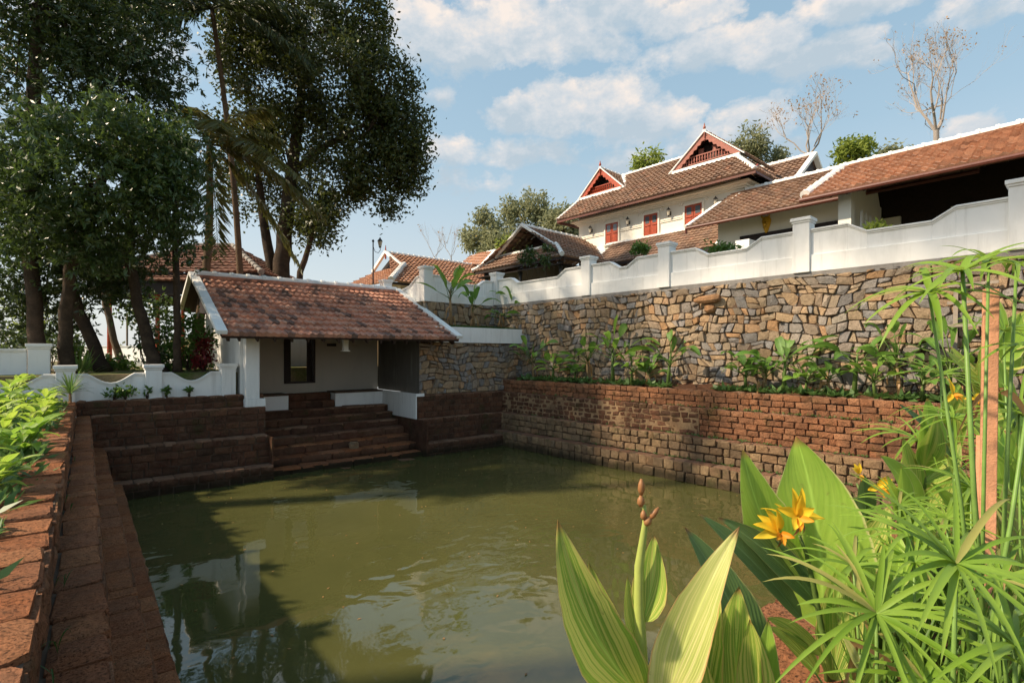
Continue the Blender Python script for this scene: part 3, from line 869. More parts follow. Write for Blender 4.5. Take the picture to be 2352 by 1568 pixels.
mb = MB(); mb.prism([Vector((10.50, 18.78, -1.62)), Vector((10.50, 22.6, -1.62)), Vector((10.50, 22.6, 2.6)), Vector((10.50, 18.78, .75))], (.05, 0, 0)); mb.build('cement_side', GREYPL, r2)
mb = MB(); mb.box(11.2, xr + .12, 18.62, 18.80, .47, 1.13); mb.box(xr - .0, xr + .14, 18.60, 18.84, .44, 1.16); mb.build('planter_band', WHITE, r2)
r3 = thing('retaining_wall', 'low dark rubble wall behind the banana plants on the planter', 'wall', (13.5, 20.7, 1.0))
mb = MB(); mb.box(11.78, RWX(20.6), 20.66, 20.98, .5, 2.36); mb.build('joints', MORTAR_D, r3)
mb = MB(); rubble(mb, Vector((11.76, 20.64, 1.0)), UX, UZ, -UY, RWX(20.6) - 11.76, 1.36, .36); mb.build('stones', RUB, r3)
pg = MB()
for i in range(16):
    for j in range(8):
        q = []
        for a, b in ((i, j), (i + 1, j), (i + 1, j + 1), (i, j + 1)):
            q.append(Vector((11.4 + (xr - 11.42) * a / 16, 18.80 + 1.84 * b / 8, 1.12 + .16 * b / 8 + .03 * math.sin(a * 1.3 + b * 2) + (-.02 if b == 0 else .02))))
        pg.quad(*q)
struct(pg.build('planter_lawn', GRASS, smooth=True))
rng = np.random.default_rng(3)
n = 9000
c = np.stack([rng.uniform(11.4, xr - .05, n), rng.uniform(18.74, 20.6, n), np.full(n, 1.08)], 1); c[:, 2] += (c[:, 1] - 18.8) * .085
v, f = leaf_quads(c, unit(rng.normal(size=(n, 3)) * .5 + np.array((0, -.25, 1))), .13, .022, rng)
GR = m_leaf('grass_blade', (.035, .085, .014), (.06, .13, .02), .3)
o = np_mesh('grass', v, f, [GR], None, rng.random(n)); tag(o, 'short green grass covering the planter above the white band', 'grass', None, 'stuff')

# floating leaves and specks on the water
rg = np.random.default_rng(77); n = 170
c = np.stack([rg.uniform(1, 14.5, n), rg.uniform(3, 17.4, n), np.full(n, ZW + .006)], 1)
d = rg.normal(size=(n, 3)); d[:, 2] = 0
v, f = leaf_quads(c, unit(d), .07, .035, rg, np.array((0, 0, 6.)))
v = v.reshape(n, 4, 3); v[:, :, 2] = ZW + .006 + rg.uniform(0, .006, (n, 4)); v = v.reshape(-1, 3)
tag(np_mesh('floating_leaves', v, f, [DEADL], None, rg.random(n)), 'small fallen leaves and specks floating on the green pond water', 'leaves', None, 'stuff')

# spout stone in the wall
q = HX(1632, 690, 16.8); mb = MB(); sp_ = m_stone('spout_stone', [(.50, .28, .14), (.44, .24, .12)], .1)
c = H(16.62, q.y, q.z)
mb.tube([c + HV * .48 + UZ * -.01, c + HV * .30 + UZ * .03, c + UZ * .03, c - HV * .28 + UZ * .05, c - HV * .42 + UZ * .05], [.06, .12, .15, .15, .10], 9)
lump(mb, H(16.76, q.y - .02, q.z - .26), (.16, .24, .16), 8, 6, 0, .1, .6)
tag(mb.build('water_spout', sp_), 'carved orange stone spout jutting from the rubble wall', 'spout')

# ---------------------------------------------------------------- white parapets
PX0 = 16.96
pw = thing('parapet', 'long white parapet with square posts on top of the rubble retaining wall', 'wall', H(PX0, 8, 2.4), TH)
posts = [19.9, 14.0, 10.35, 5.75, 1.05, -3.6]
for y in posts:
    mb = MB(); post(mb, PX0, y, 2.40, 4.03, .46, H); mb.build('post', WHITE, pw, bevel=.012)
for a, b in zip(posts[:-1], posts[1:]):
    mb = MB(); a_, b_ = H(PX0, a - .23, 0), H(PX0, b + .23, 0)
    L = a - b - .46; f = 1.0 / L
    prof = [(0, 3.62), (.95 * f, 3.62), (1.42 * f, 3.34), (1 - 1.42 * f, 3.34), (1 - .95 * f, 3.62), (1, 3.62)]
    wavy_panel(mb, prof, a_, b_, .20, 2.90)
    mb.box(PX0 - .16, PX0 + .16, b + .231, a - .231, 2.40, 2.90, H)
    mb.build('panel', WHITE, pw, bevel=.01)
p2 = thing('parapet', 'white parapet with posts above the planter lawn, behind the banana plants', 'wall', (13, 20.8, 2.3))
Yp = 20.82
for x, y, z in ((12.0, Yp, 3.95), (12.0, 24.9, 3.78)):
    mb = MB(); post(mb, x, y, 2.36, z, .46); mb.build('post', WHITE, p2, bevel=.012)
a, b = 12.23, H(PX0, 19.9, 0).x - .25
mb = MB(); f = 1 / (b - a)
wavy_panel(mb, [(0, 3.55), (.5 * f, 3.55), (.9 * f, 3.28), (1 - .9 * f, 3.28), (1 - .5 * f, 3.55), (1, 3.55)], (a, Yp), (b, Yp), .20, 2.80); mb.box(a, b, Yp - .16, Yp + .16, 2.36, 2.80); mb.build('panel', WHITE, p2, bevel=.01)
mb = MB(); wavy_panel(mb, [(0, 3.55), (.12, 3.5), (.30, 3.15), (.6, 3.0), (1, 3.0)], (12.0, Yp + .23), (12.0, 24.67), .20, 2.36); mb.build('panel', WHITE, p2, bevel=.01)
# curvy low wall on the far left bank
cw = thing('parapet', 'low white garden wall with scooped top and posts on the far left bank', 'wall', (1.6, 19.3, -1.4))
Yc = 19.42
xs = [-4.55, -2.48, -.41, 1.64, 3.68]
for x in xs:
    mb = MB(); post(mb, x, Yc, -1.5, -.33, .42); mb.build('post', WHITE, cw, bevel=.012)
for a, b in zip(xs[:-1], xs[1:]):
    mb = MB(); prof = [(0, -.62), (.16, -.62)]
    prof += [(.16 + .68 * i / 10, -.62 - .28 * math.sin(math.pi * i / 10) ** 1.2) for i in range(1, 10)] + [(.84, -.62), (1, -.62)]
    wavy_panel(mb, prof, (a + .21, Yc), (b - .21, Yc), .16, -1.5, 0, .045, .04); mb.build('panel', WHITE, cw)
# taller white wall at far left
tw_ = thing('boundary_wall', 'taller white wall with a capped post at the far left edge behind the plants', 'wall', (-2.6, 21.3, -.7))
mb = MB(); post(mb, -1.05, 21.3, -.8, .30, .5); mb.build('post', WHITE, tw_, bevel=.012)
mb = MB(); wavy_panel(mb, [(0, .36), (.5, .36), (.75, .10), (1, .10)], (-4.6, 21.3), (-1.33, 21.3), .2, -.8); mb.build('panel', WHITE, tw_)

# ================================================================ POND PAVILION
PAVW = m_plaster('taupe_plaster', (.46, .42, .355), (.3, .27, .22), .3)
pv = thing('pavilion', 'small open bathing pavilion with terracotta tiled roof over the pond steps', 'building', (7.4, 20.5, -1.75))
EV0, EV1 = Vector((3.2, 17.7, .55)), Vector((11.72, 17.7, .57))
RD0, RD1 = Vector((3.2, 23.1, 3.0)), Vector((11.72, 23.1, 3.04))
rf = MB(); slope_roof(rf, EV0, EV1, RD0, RD1, .485, .24, wave=.065, lift=.09); roof = rf.build('roof', TILE, pv)
rb = MB(); slope_roof(rb, Vector((11.72, 25.7, 1.82)), Vector((3.2, 25.7, 1.82)), RD1, RD0, .485, .24, wave=.065, lift=.09)
rb.build('back_slope', TILE, roof)
ub = MB(); under_roof(ub, EV0, EV1, RD0, RD1, .06, .03); under_roof(ub, Vector((11.72, 25.7, 1.82)), Vector((3.2, 25.7, 1.82)), RD1, RD0); ub.build('roof_boarding', SOFFW, roof)
rc = MB(); ridge_cap(rc, RD0 + Vector((.1, 0, .04)), RD1 + Vector((-.05, 0, .04)), .13, .62); rc.build('ridge', WHITE, roof)
for nm, a, b, c in (('left', EV0, RD0, Vector((3.2, 25.7, 1.82))), ('right', EV1, RD1, Vector((11.72, 25.7, 1.82)))):
    vb = MB(); o = Vector((.0, 0, .06))
    vb.beam(a + Vector((0, -.06, .03)) + o, b + o, .30, .14, (0, 0, 1)); vb.beam(b + o, c + o, .30, .14, (0, 0, 1)); vb.build('verge', WHITE, roof, bevel=.02)
mb = MB(); mb.prism([Vector((3.55, 19.3, 1.22)), Vector((3.55, 25.4, 1.75)), Vector((3.55, 23.1, 2.86))], (.06, 0, 0)); mb.build('gable_board', DKW, pv)
mb = MB()
for x in (3.4, 11.5): mb.beam((x, 17.8, .45), (x, 23.1, 2.85), .08, .16)
for y, z in ((18.95, .93), (22.7, 2.62)): mb.beam((3.3, y, z), (11.5, y, z), .12, .16)
for i in range(16): mb.beam((3.7 + i * .52, 17.75, .42), (3.7 + i * .52, 23.0, 2.82), .06, .10)
mb.build('rafters', SOFFW, pv)
mb = MB(); mb.box(4.10, 4.52, 18.80, 19.22, -1.5, 1.0); mb.box(4.08, 4.70, 18.76, 19.26, -1.76, -1.5); mb.build('column', WHITE, pv, bevel=.015)
mb = MB(); mb.prism([Vector((4.02, 19.22, -1.5)), Vector((4.02, 24.0, -1.5)), Vector((4.02, 24.0, 2.4)), Vector((4.02, 23.1, 2.8)), Vector((4.02, 19.22, 1.08))], (.14, 0, 0)); mb.build('side_wall', WHITE, pv)
Yb = 22.6
o0, o1 = PY(652, 830, Yb).x, PY(724, 830, Yb).x; zs_ = PY(690, 880, Yb).z
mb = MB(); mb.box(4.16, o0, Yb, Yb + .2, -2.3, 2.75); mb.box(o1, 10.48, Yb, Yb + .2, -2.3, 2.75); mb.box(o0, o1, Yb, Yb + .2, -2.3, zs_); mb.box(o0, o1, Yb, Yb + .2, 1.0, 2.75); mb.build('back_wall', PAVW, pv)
dr = MB(); w = (o1 - o0)
dr.box(o0, o0 + .09, Yb - .03, Yb + .23, zs_, 1.0); dr.box(o1 - .09, o1, Yb - .03, Yb + .23, zs_, 1.0); dr.box(o0 + .09, o1 - .09, Yb - .03, Yb + .23, zs_, zs_ + .07); dr.box(o0 + .09, o1 - .09, Yb - .03, Yb + .23, .93, 1.0)
dfr = dr.build('door_frame', DKW, pv)
for x0, x1 in ((o0 + .09, o0 + w * .27), (o1 - w * .21, o1 - .09)):
    mb = MB(); mb.box(x0, x1, Yb + .24, Yb + .29, zs_ + .05, .95); mb.build('door_leaf', DKW, dfr)
for x0, x1 in ((4.74, 6.25), (8.13, 10.25)):
    mb = MB(); mb.box(x0, x1, 21.6, Yb, -2.3, -1.66); mb.build('bench', WHITE, pv, bevel=.01)
    mb = MB(); mb.box(x0 - .0, x1, 21.56, Yb - .01, -1.655, -1.60); mb.build('bench_top', MORTAR_D, pv)
mb = MB(); q = PY(761, 792, Yb); mb.box(q.x - .2, q.x + .2, Yb - .05, Yb - .01, q.z - .06, q.z + .06)
tag(mb.build('plaque', DKW), 'small dark plaque on the shaded back wall of the pavilion', 'plaque')
mb = MB(); q = PY(793, 797, 18.95); mb.box(q.x - .09, q.x + .09, 18.86, 19.04, q.z - .12, .85); mb.box(q.x - .13, q.x + .13, 18.82, 19.08, q.z - .16, q.z - .12)
tag(mb.build('hanging_lamp', WHITE), 'white box lamp hanging under the pavilion eave', 'lamp')
# white court wall seen through the doorway
mb = MB(); wavy_panel(mb, [(0, 1.7), (1, 1.7)], (4.2, 26.9), (12.4, 26.9), .2, -.7)
tag(mb.build('court_wall', WHITE), 'plain white wall seen through the doorway of the pavilion', 'wall')

# ================================================================ MAIN HOUSE (frame turned with the right bank)
ZT = 2.36
hs = thing('house', 'two storey cream house with red shuttered windows and two carved gables', 'house', H(31, 18, ZT), TH)
WX, WY0, WY1 = 28.0, 12.45, 24.0
EZ, RZ, EX, RX = 9.34, 13.10, 27.0, 32.0
EY0, EY1 = 11.40, 25.15
SL = (RZ - EZ) / (RX - EX)
zr = lambda x: EZ + (x - EX) * SL
mb = MB(); mb.box(WX, 37, WY0, WY1, ZT, 9.22, H); mb.prism([H(WX, WY1 - .2, 9.22), H(37, WY1 - .2, 9.22), H(RX, WY1 - .2, RZ - .2), H(WX, WY1 - .2, zr(WX) - .12)], HV * .19); mb.box(WX, WX + .2, WY0 + .3, WY1 - .21, 9.22, 9.95, H); mb.build('wall', CREAM, hs)
mb = MB()
mb.box(WX - .10, 37.1, WY0 - .10, WY1 + .1, 8.88, 8.98, H); mb.box(WX - .20, 37.2, WY0 - .2, WY1 + .2, 8.98, 9.10, H); mb.box(WX - .42, 37.4, WY0 - .42, WY1 + .42, 9.10, 9.22, H)
mb.build('cornice', CREAM, hs, bevel=.01)
rf = MB(); slope_roof(rf, H(EX, EY1, EZ), H(EX, EY0, EZ), H(RX, EY1, RZ), H(RX, EY0 + 4.2, RZ), .36, .30, wave=.06, lift=.085)
roof = rf.build('roof', TILE_H, hs)
mb = MB(); slope_roof(mb, H(EX, EY0, EZ), H(37, EY0, EZ), H(RX, EY0 + 4.2, RZ), H(37, EY0 + 4.2, RZ), .36, .30, wave=.06, lift=.085)
slope_roof(mb, H(37, EY0 + 2, EZ), H(37, EY1, EZ), H(RX, EY0 + 4.2, RZ), H(RX, EY1, RZ), .5, .4); mb.build('side_slope', TILE_H, roof)
mb = MB(); under_roof(mb, H(EX, EY1, EZ), H(EX, EY0, EZ), H(RX, EY1, RZ), H(RX, EY0 + 4.2, RZ)); under_roof(mb, H(EX, EY0, EZ), H(37, EY0, EZ), H(RX, EY0 + 4.2, RZ), H(37, EY0 + 4.2, RZ)); mb.build('roof_boarding', SOFFW, roof)
mb = MB(); mb.box(EX - .02, EX + .03, EY0, EY1, EZ - .16, EZ - .04, H); mb.box(EX + .03, 37, EY0 - .02, EY0 + .03, EZ - .16, EZ - .04, H); mb.box(EX, EX + 3, EY1 - .03, EY1 + .02, EZ - .2, EZ, H)
mb.build('fascia', GUTTER, roof)
mb = MB()
for i in range(24): y = EY0 + .3 + i * .58; mb.beam(H(EX + .05, y, EZ - .10), H(WX, y, EZ - .10 + SL * .9), .07, .12)
for i in range(8): z = .12 * i; mb.beam(H(EX + .1 + i * .3, WY1 + .0, zr(EX + .1 + i * .3) - .16), H(EX + .1 + i * .3, EY1 - .04, zr(EX + .1 + i * .3) - .16), .07, .1)
mb.build('rafters', REDW, roof)
mb = MB(); ridge_cap(mb, H(RX, EY1, RZ + .03), H(RX, EY0 + 4.2, RZ + .03), .11, .5); mb.build('ridge', WHITE, roof)
mb = MB(); ridge_cap(mb, H(EX + .1, EY0 + .08, EZ + .08), H(29.6, EY0 + 2.2, zr(29.6) + .06), .12, .45); mb.build('hip_ridge', WHITE, roof)
mb = MB(); ridge_cap(mb, H(EX + .05, EY1, EZ + .08), H(29.5, EY1, zr(29.5) + .08), .10, .45)
mb.build('verge', WHITE, roof)

def gable(parent, gx, ya, yb, zb, yap, zap, back, wood, white=WHITE, tile=TILE_H, deep=.55, over=.0, big=True):
    """cross gable: two small slopes, carved bargeboards, balustrade, boarding"""
    top = Vector((yap, zap))
    t = MB()
    for y in (ya, yb):
        e0, e1 = H(gx, y, zb), H(back, y, zb); r0, r1 = H(gx, yap, zap), H(back, yap, zap)
        slope_roof(t, e0, e1, r0, r1, .36, .30, wave=.06, lift=.08)
    g = t.build('gable_roof', tile, parent)
    mb = MB()
    for y in (ya, yb): under_roof(mb, H(gx + .02, y, zb), H(back, y, zb), H(gx + .02, yap, zap), H(back, yap, zap), .05, .0)
    mb.build('roof_boarding', SOFFW, g)
    mb = MB()
    for y in (ya, yb): mb.beam(H(gx - .03, y, zb + .06), H(gx - .03, yap, zap + .06), .20, .06)
    ridge_cap(mb, H(gx - .1, yap, zap + .06), H(back, yap, zap + .05), .08, .45)
    mb.build('white_verge', white, g)
    mb = MB()
    n = 16
    for y in (ya, yb):
        a, b = Vector((y, zb)), top
        d = (b - a); L = d.length; d /= L; nn = Vector((-d.y, d.x)); nn = nn if nn.y < 0 else -nn
        pts = [a, b]
        low = []
        k = max(8, int(L / .16))
        for i in range(k + 1):
            s = L * i / k
            low.append(a + d * s + nn * (.34 if i % 2 else .25))
        poly = [H(gx - .05, p.x, p.y) for p in pts] + [H(gx - .05, p.x, p.y) for p in low[::-1]]
        for i in range(k):
            p0, p1 = a + d * (L * i / k), a + d * (L * (i + 1) / k)
            q = [p0, p1, low[i + 1], low[i]]
            if min(x.y for x in q) < zb - .12: continue
            mb.prism([H(gx - .05, p.x, p.y) for p in q], HU * .06)
    mb.build('bargeboard', wood, g)
    # boarding set back, sill, balusters
    mb = MB(); mb.prism([H(gx + deep, ya + .3, zb - .1), H(gx + deep, yb - .3 if yb > ya else yb + .3, zb - .1), H(gx + deep, yap, zap - .25)], HU * .06); mb.build('gable_board', DKW, g)
    mb = MB(); lo, hi = min(ya, yb), max(ya, yb); w = hi - lo; hgt = zap - zb
    zc = zb + hgt * (.17 if big else .16); zh = zc + hgt * .22
    inlo, inhi = lo + w * .19, hi - w * .19
    for z in (zc, zh): mb.box(gx + .12, gx + .18, lo + (z - zb + .1) * w / 2 / hgt, hi - (z - zb + .1) * w / 2 / hgt, z - .03, z + .03, H)
    k = int((inhi - inlo) / .17)
    for i in range(k + 1):
        y = inlo + (inhi - inlo) * i / k
        mb.lathe(H(gx + .15, y, zc + .03), [(.025, 0), (.03, .05), (.06, (zh - zc) * .4), (.03, (zh - zc) * .7), (.035, zh - zc - .05)], 6)
    mb.build('balustrade', wood, g)
    if big:
        mb = MB()
        for y in (-.62, .28): mb.box(gx + .35, gx + .40, yap + y, yap + y + .34, zh + .08, zh + .44, H)
        mb.build('lattice_panel', wood, g)
    mb = MB(); c = H(gx - .09, yap, zap)
    mb.lathe(c, [(.02, -.55), (.07, -.48), (.03, -.40), (.045, -.3), (.035, .1), (.07, .2), (.09, .27), (.05, .36), (.02, .52)], 7); mb.build('finial', wood, g)
    return g
gb1 = gable(roof, 29.5, 13.05, 17.8, zr(29.5) + .02, 15.43, 13.22, 33.6, PINKW)
gb2 = gable(roof, 29.5, 21.2, 25.3, zr(29.5) + .02, 23.25, 13.10, 32.0, REDW, big=False)
mb = MB(); mb.box(29.32, 29.52, 13.3, 17.55, zr(29.5) - .02, zr(29.5) + .16, H); mb.box(29.32, 29.52, 21.45, 25.0, zr(29.5) - .02, zr(29.5) + .16, H)
mb.build('gable_sill', WHITE, roof)
mb = MB()
for a, b in ((H(29.5, 21.2, zr(29.5) + .05), H(31.9, 23.0, zr(31.9) + .08)), (H(29.5, 17.8, zr(29.5) + .05), H(32, 16.0, RZ + .1))): mb.beam(a, b, .42, .09)
mb.build('valley_mortar', WHITE, roof)
# windows
def facepair(p0, p1, x=WX): a, b = HX(*p0, x), HX(*p1, x); return max(a.y, b.y), min(a.y, b.y)
wins = [((1392, 514), (1421, 552), 559), ((1480, 493.5), (1512, 533), 540), ((1574, 468.5), (1613.5, 512), 518.5)]
wy = []
for (a, b, yb_) in wins:
    y1, y0 = facepair(a, b); z1 = 8.60; z0 = 7.32; wy.append((y0, y1))
    fr = MB()
    for q in ((y0 - .11, y0, z0 - .1, z1 + .12), (y1, y1 + .11, z0 - .1, z1 + .12)): fr.box(WX - .09, WX - .001, *q, H)
    fr.box(WX - .10, WX - .002, y0 - .0, y1 + .0, z1, z1 + .12, H); fr.box(WX - .14, WX - .003, y0 - .16, y1 + .16, z0 - .16, z0 - .1, H)
    win = fr.build('window', CREAM, hs, bevel=.006)
    ym = (y0 + y1) / 2
    for (q0, q1) in ((y0, ym - .012), (ym + .012, y1)):
        mb = MB(); mb.box(WX - .05, WX - .005, q0, q1, z0 - .09, z1 - .005, H)
        for zz in ((z0 + .02, z0 + .50),): mb.box(WX - .072, WX - .052, q0 + .09, q1 - .09, *zz, H)
        mb.box(WX - .085, WX - .052, q0 + .07, q1 - .07, z0 + .57, z0 + .63, H)
        sh = mb.build('shutter', REDW, win, bevel=.005)
        mb = MB(); mb.box(WX - .058, WX - .051, q0 + .11, q1 - .11, z0 + .74, z1 - .12, H); mb.build('pane', GLASS, win)
    ar = MB(); k = 11; rr = (y1 - y0) * .78
    for i in range(k):
        a0, a1 = [math.radians(28 + 124 * j / k) for j in (i + .06, i + .94)]
        for rad, dd in ((rr, .055),):
            zc_ = z1 - .33
            q = [(math.cos(a0) * rad, math.sin(a0) * rad), (math.cos(a1) * rad, math.sin(a1) * rad), (math.cos(a1) * (rad + .13), math.sin(a1) * (rad + .13)), (math.cos(a0) * (rad + .13), math.sin(a0) * (rad + .13))]
            ar.prism([H(WX - dd, ym + u, zc_ + v) for u, v in q], HU * (dd - .001))
    n0 = len(ar.f)
    rad = rr + .135
    for i in range(k):
        a0, a1 = [math.radians(27 + 126 * j / k) for j in (i, i + 1)]
        q = [(math.cos(a0) * rad, math.sin(a0) * rad), (math.cos(a1) * rad, math.sin(a1) * rad), (math.cos(a1) * (rad + .06), math.sin(a1) * (rad + .06)), (math.cos(a0) * (rad + .06), math.sin(a0) * (rad + .06))]
        ar.prism([H(WX - .085, ym + u, z1 - .33 + v) for u, v in q], HU * .084)
    ar.build('arch_moulding', CREAM, win)
mb = MB(); edges = [WY0 + .3] + [v for y0, y1 in sorted(wy) for v in (y0 - .16, y1 + .16)] + [WY1 - .4]
for i in range(0, len(edges), 2):
    mb = MB(); mb.box(WX - .05, WX - .001, edges[i], edges[i + 1], 7.92, 7.98, H); mb.box(WX - .035, WX - .001, edges[i], edges[i + 1], 8.03, 8.08, H)
    mb.build('string_course', CREAM, hs)
for px, py in ((1360, 413 + 510 - 500,), (1446, 0), (1540, 0), (1648, 0)):
    y = HX(px, 500, WX).y; z = 8.28
    mb = MB(); mb.box(WX - .06, WX - .002, y - .05, y + .05, z - .02, z + .2, H); mb.tube([H(WX - .05, y, z + .05), H(WX - .14, y, z - .02), H(WX - .22, y, z + .02)], .018, 6); 
    la = mb.build('wall_lamp', BLACKM, hs)
    c = H(WX - .22, y, z + .02)
    mb = MB(); mb.lathe(c, [(.02, -.16), (.05, -.14), (.06, -.1), (.045, -.07)], 6); mb.lathe(c, [(.13, .24), (.10, .30), (.04, .36), (.015, .42)], 6); mb.build('lantern_cap', BLACKM, la)
    mb = MB(); mb.lathe(c, [(.06, -.07), (.11, .23)], 6); mb.build('lantern_glass', LAMPG, la)
# skirt roof over the ground floor verandah
sk = MB(); slope_roof(sk, H(25.5, 21.0, 5.45), H(25.5, 12.7, 5.45), H(28.02, 21.0, 7.25), H(28.02, 12.7, 7.25), .34, .28, wave=.04, lift=.055); skr = sk.build('verandah_roof', TILE_H, hs)
mb = MB(); under_roof(mb, H(25.5, 21, 5.45), H(25.5, 12.7, 5.45), H(28, 21, 7.25), H(28, 12.7, 7.25)); mb.box(25.46, 25.5, 12.7, 20, 5.27, 5.43, H); mb.build('roof_boarding', DKW, skr)
mb = MB(); mb.beam(H(25.5, 12.7, 5.52), H(28, 12.7, 7.32), .28, .12); mb.box(27.85, 27.99, 13.2, 21.5, 7.18, 7.30, H); mb.build('white_verge', WHITE, skr)
mb = MB(); mb.prism([H(25.45, 12.55, 5.15), H(25.45, 12.55, 5.45), H(28, 12.55, 7.25), H(28, 12.55, 6.95)], HV * .1); mb.build('end_board', DKW, skr)

# rear wing whose gable looks over the roofs
rwg = thing('rear_wing', 'rear wing with short tiled roof and dark gable peeking behind the main house', 'building', H(36, 14, ZT), TH)
mb = MB(); mb.box(34.4, 38, 12.2, 18, ZT, 10.2, H); mb.build('wall', CREAM, rwg)
mb = MB(); slope_roof(mb, H(33.0, 18.5, 10.25), H(33.0, 11.6, 10.25), H(36, 18.5, 12.45), H(36, 11.6, 12.45), .4, .32, wave=.06, lift=.085)
slope_roof(mb, H(39, 11.6, 10.25), H(39, 18.5, 10.25), H(36, 11.6, 12.45), H(36, 18.5, 12.45), .4, .32); rr_ = mb.build('roof', TILE_H, rwg)
mb = MB(); ridge_cap(mb, H(36, 18.5, 12.5), H(36, 11.5, 12.5), .14, .45)
for x in (33.0, 39.0): mb.beam(H(x, 11.58, 10.3), H(36, 11.58, 12.52), .3, .16)
mb.build('white_verge', WHITE, rr_)
mb = MB(); mb.prism([H(33.5, 11.75, 10.25), H(38.5, 11.75, 10.25), H(36, 11.75, 12.2)], HV * .08); mb.build('gable_board', DKW, rwg)

# single storey wing in front of the house
wg = thing('house_wing', 'single storey cream wing with long weathered tile roof and red gutter', 'building', H(27.5, 9, ZT), TH)
mb = MB(); mb.box(24.7, 31.2, 6.1, 12.25, ZT, 6.55, H); mb.build('wall', CREAM, wg)
E0, E1, G0, G1 = H(23.5, 13.25, 6.16), H(23.5, 2.5, 6.2), H(28.0, 13.0, 8.66), H(28.0, 2.5, 8.75)
mb = MB(); slope_roof(mb, E0, E1, G0, G1, .36, .30, wave=.06, lift=.085); wr = mb.build('roof', TILE_R and TILE_H, wg)
mb = MB(); slope_roof(mb, H(32.5, 2.5, 6.2), H(32.5, 12.3, 6.2), H(28, 2.5, 8.75), H(28, 12.3, 8.75), .5, .4); mb.build('back_slope', TILE_H, wr)
mb = MB(); under_roof(mb, E0, E1, G0, G1); mb.build('roof_boarding', SOFFW, wr)
mb = MB(); ridge_cap(mb, H(28, 12.3, 8.72), G1 + Vector((0, 0, .06)), .13, .5); mb.beam(E0 + Vector((0, 0, .06)), H(26.6, 13.08, 7.95), .24, .12); mb.beam(H(26.4, 12.75, 7.78), H(27.95, 12.5, 8.66), .2, .1); mb.build('ridge', WHITE, wr)
mb = MB(); mb.tube([E0 + Vector((-.02, 0, -.06)) - HU * .05, E1 + Vector((-.02, 0, -.06)) - HU * .05], .075, 8); mb.tube([E0 - HU * .05 + Vector((0, 0, -.06)), E0 - HU * .05 + Vector((0, 0, -.3))], .06, 8); mb.build('gutter', GUTTER, wr)
mb = MB(); mb.box(24.63, 24.69, 6.7, 11.15, 2.8, 5.55, H); dw = mb.build('window', DKW, wg)
mb = MB()
for i in range(9): mb.box(24.60, 24.625, 6.9 + i * .46, 7.28 + i * .46, 4.6, 5.15, H)
mb.build('carved_panel', PINKW, dw)
mk = MB(); c = HX(1759, 515, 24.6); P_ = lambda x, y, z: H(c.x + x, c.y + y, c.z + z)
prof = [(-.40, .02), (-.3, .08), (-.12, .14), (.06, .19), (.18, .21), (.28, .17), (.33, .08)]
vs, fs = [], []
for z, w in prof:
    for i in range(7):
        a = math.pi * i / 6; vs.append(P_(.08 - .15 * math.sin(a), -w * math.cos(a), z))
for i in range(len(prof) - 1):
    for j in range(6): fs.append((i * 7 + j, i * 7 + j + 1, (i + 1) * 7 + j + 1, (i + 1) * 7 + j))
mk.add(vs, fs)
for s in (-1, 1):
    mk.tube([P_(-.02, s * .10, .28), P_(-.04, s * .17, .36), P_(-.04, s * .16, .44)], [.05, .04, .01], 6)
    mk.lathe(P_(-.08, s * .09, .06), [(.01, -.04), (.04, 0), (.01, .05)], 6, rnd=.1)
mk.tube([P_(-.06, 0, .1), P_(-.14, 0, -.02), P_(-.08, 0, -.05)], [.03, .05, .03], 6); mk.tube([P_(-.04, -.1, -.14), P_(-.09, 0, -.17), P_(-.04, .1, -.14)], .025, 6)
tag(mk.build('wall_mask', YEL, smooth=True), 'yellow carved mask hung high on the cream wing wall', 'mask')
pier = MB(); q = HX(1721, 548, 20.3)
pier.box(20.3, 21.2, q.y, q.y + .55, ZT, q.z, H); tag(pier.build('pier', WHITE, bevel=.01), 'plain white rectangular pier standing behind the parapet dip', 'pier')

# open verandah hall at the right
vh = thing('verandah_hall', 'open dark verandah hall with terracotta roof behind the right end of the parapet', 'building', H(23, 2, ZT), TH)
E0, E1, G0, G1 = H(20.5, 7.0, 5.58), H(20.5, -5, 5.66), H(24.5, 6.75, 7.60), H(24.5, -5, 7.74)
mb = MB(); slope_roof(mb, E0, E1, G0, G1, .45, .24, wave=.065, lift=.10); vr = mb.build('roof', TILE_R, vh)
mb = MB(); slope_roof(mb, H(28.5, -5, 5.6), H(28.5, 6.75, 5.6), G1, G0, .5, .4); mb.build('back_slope', TILE_R, vr)
mb = MB(); under_roof(mb, E0, E1, G0, G1); under_roof(mb, H(28.5, -5, 5.6), H(28.5, 6.75, 5.6), G1, G0); mb.build('roof_boarding', SOFFW, vr)
mb = MB(); ridge_cap(mb, G0 + Vector((0, 0, .05)), G1 + Vector((0, 0, .05)), .14, .52); ridge_cap(mb, E0 + HU * .3 + Vector((0, 0, .22)), G0 + Vector((0, 0, .05)), .15, .6); mb.build('ridge', WHITE, vr)
mb = MB(); mb.tube([E0 - HU * .06 + Vector((0, .06, -.05)), E1 - HU * .06 + Vector((0, 0, -.05))], .085, 8); mb.build('gutter', GUTTER, vr)
mb = MB()
for i in range(22): y = 6.6 - i * .5; mb.beam(H(20.55, y, 5.52), H(24.4, y, 7.46), .06, .11)
for x in (21.3, 22.6, 23.8): mb.beam(H(x, 6.9, 5.5 + (x - 20.5) * .5 - .1), H(x, -5, 5.58 + (x - 20.5) * .5 - .1), .1, .12)
mb.build('rafters', DKW, vr)
mb = MB(); mb.box(21.1, 21.5, 5.62, 6.02, ZT, 5.86, H); mb.build('column', CREAM, vh)
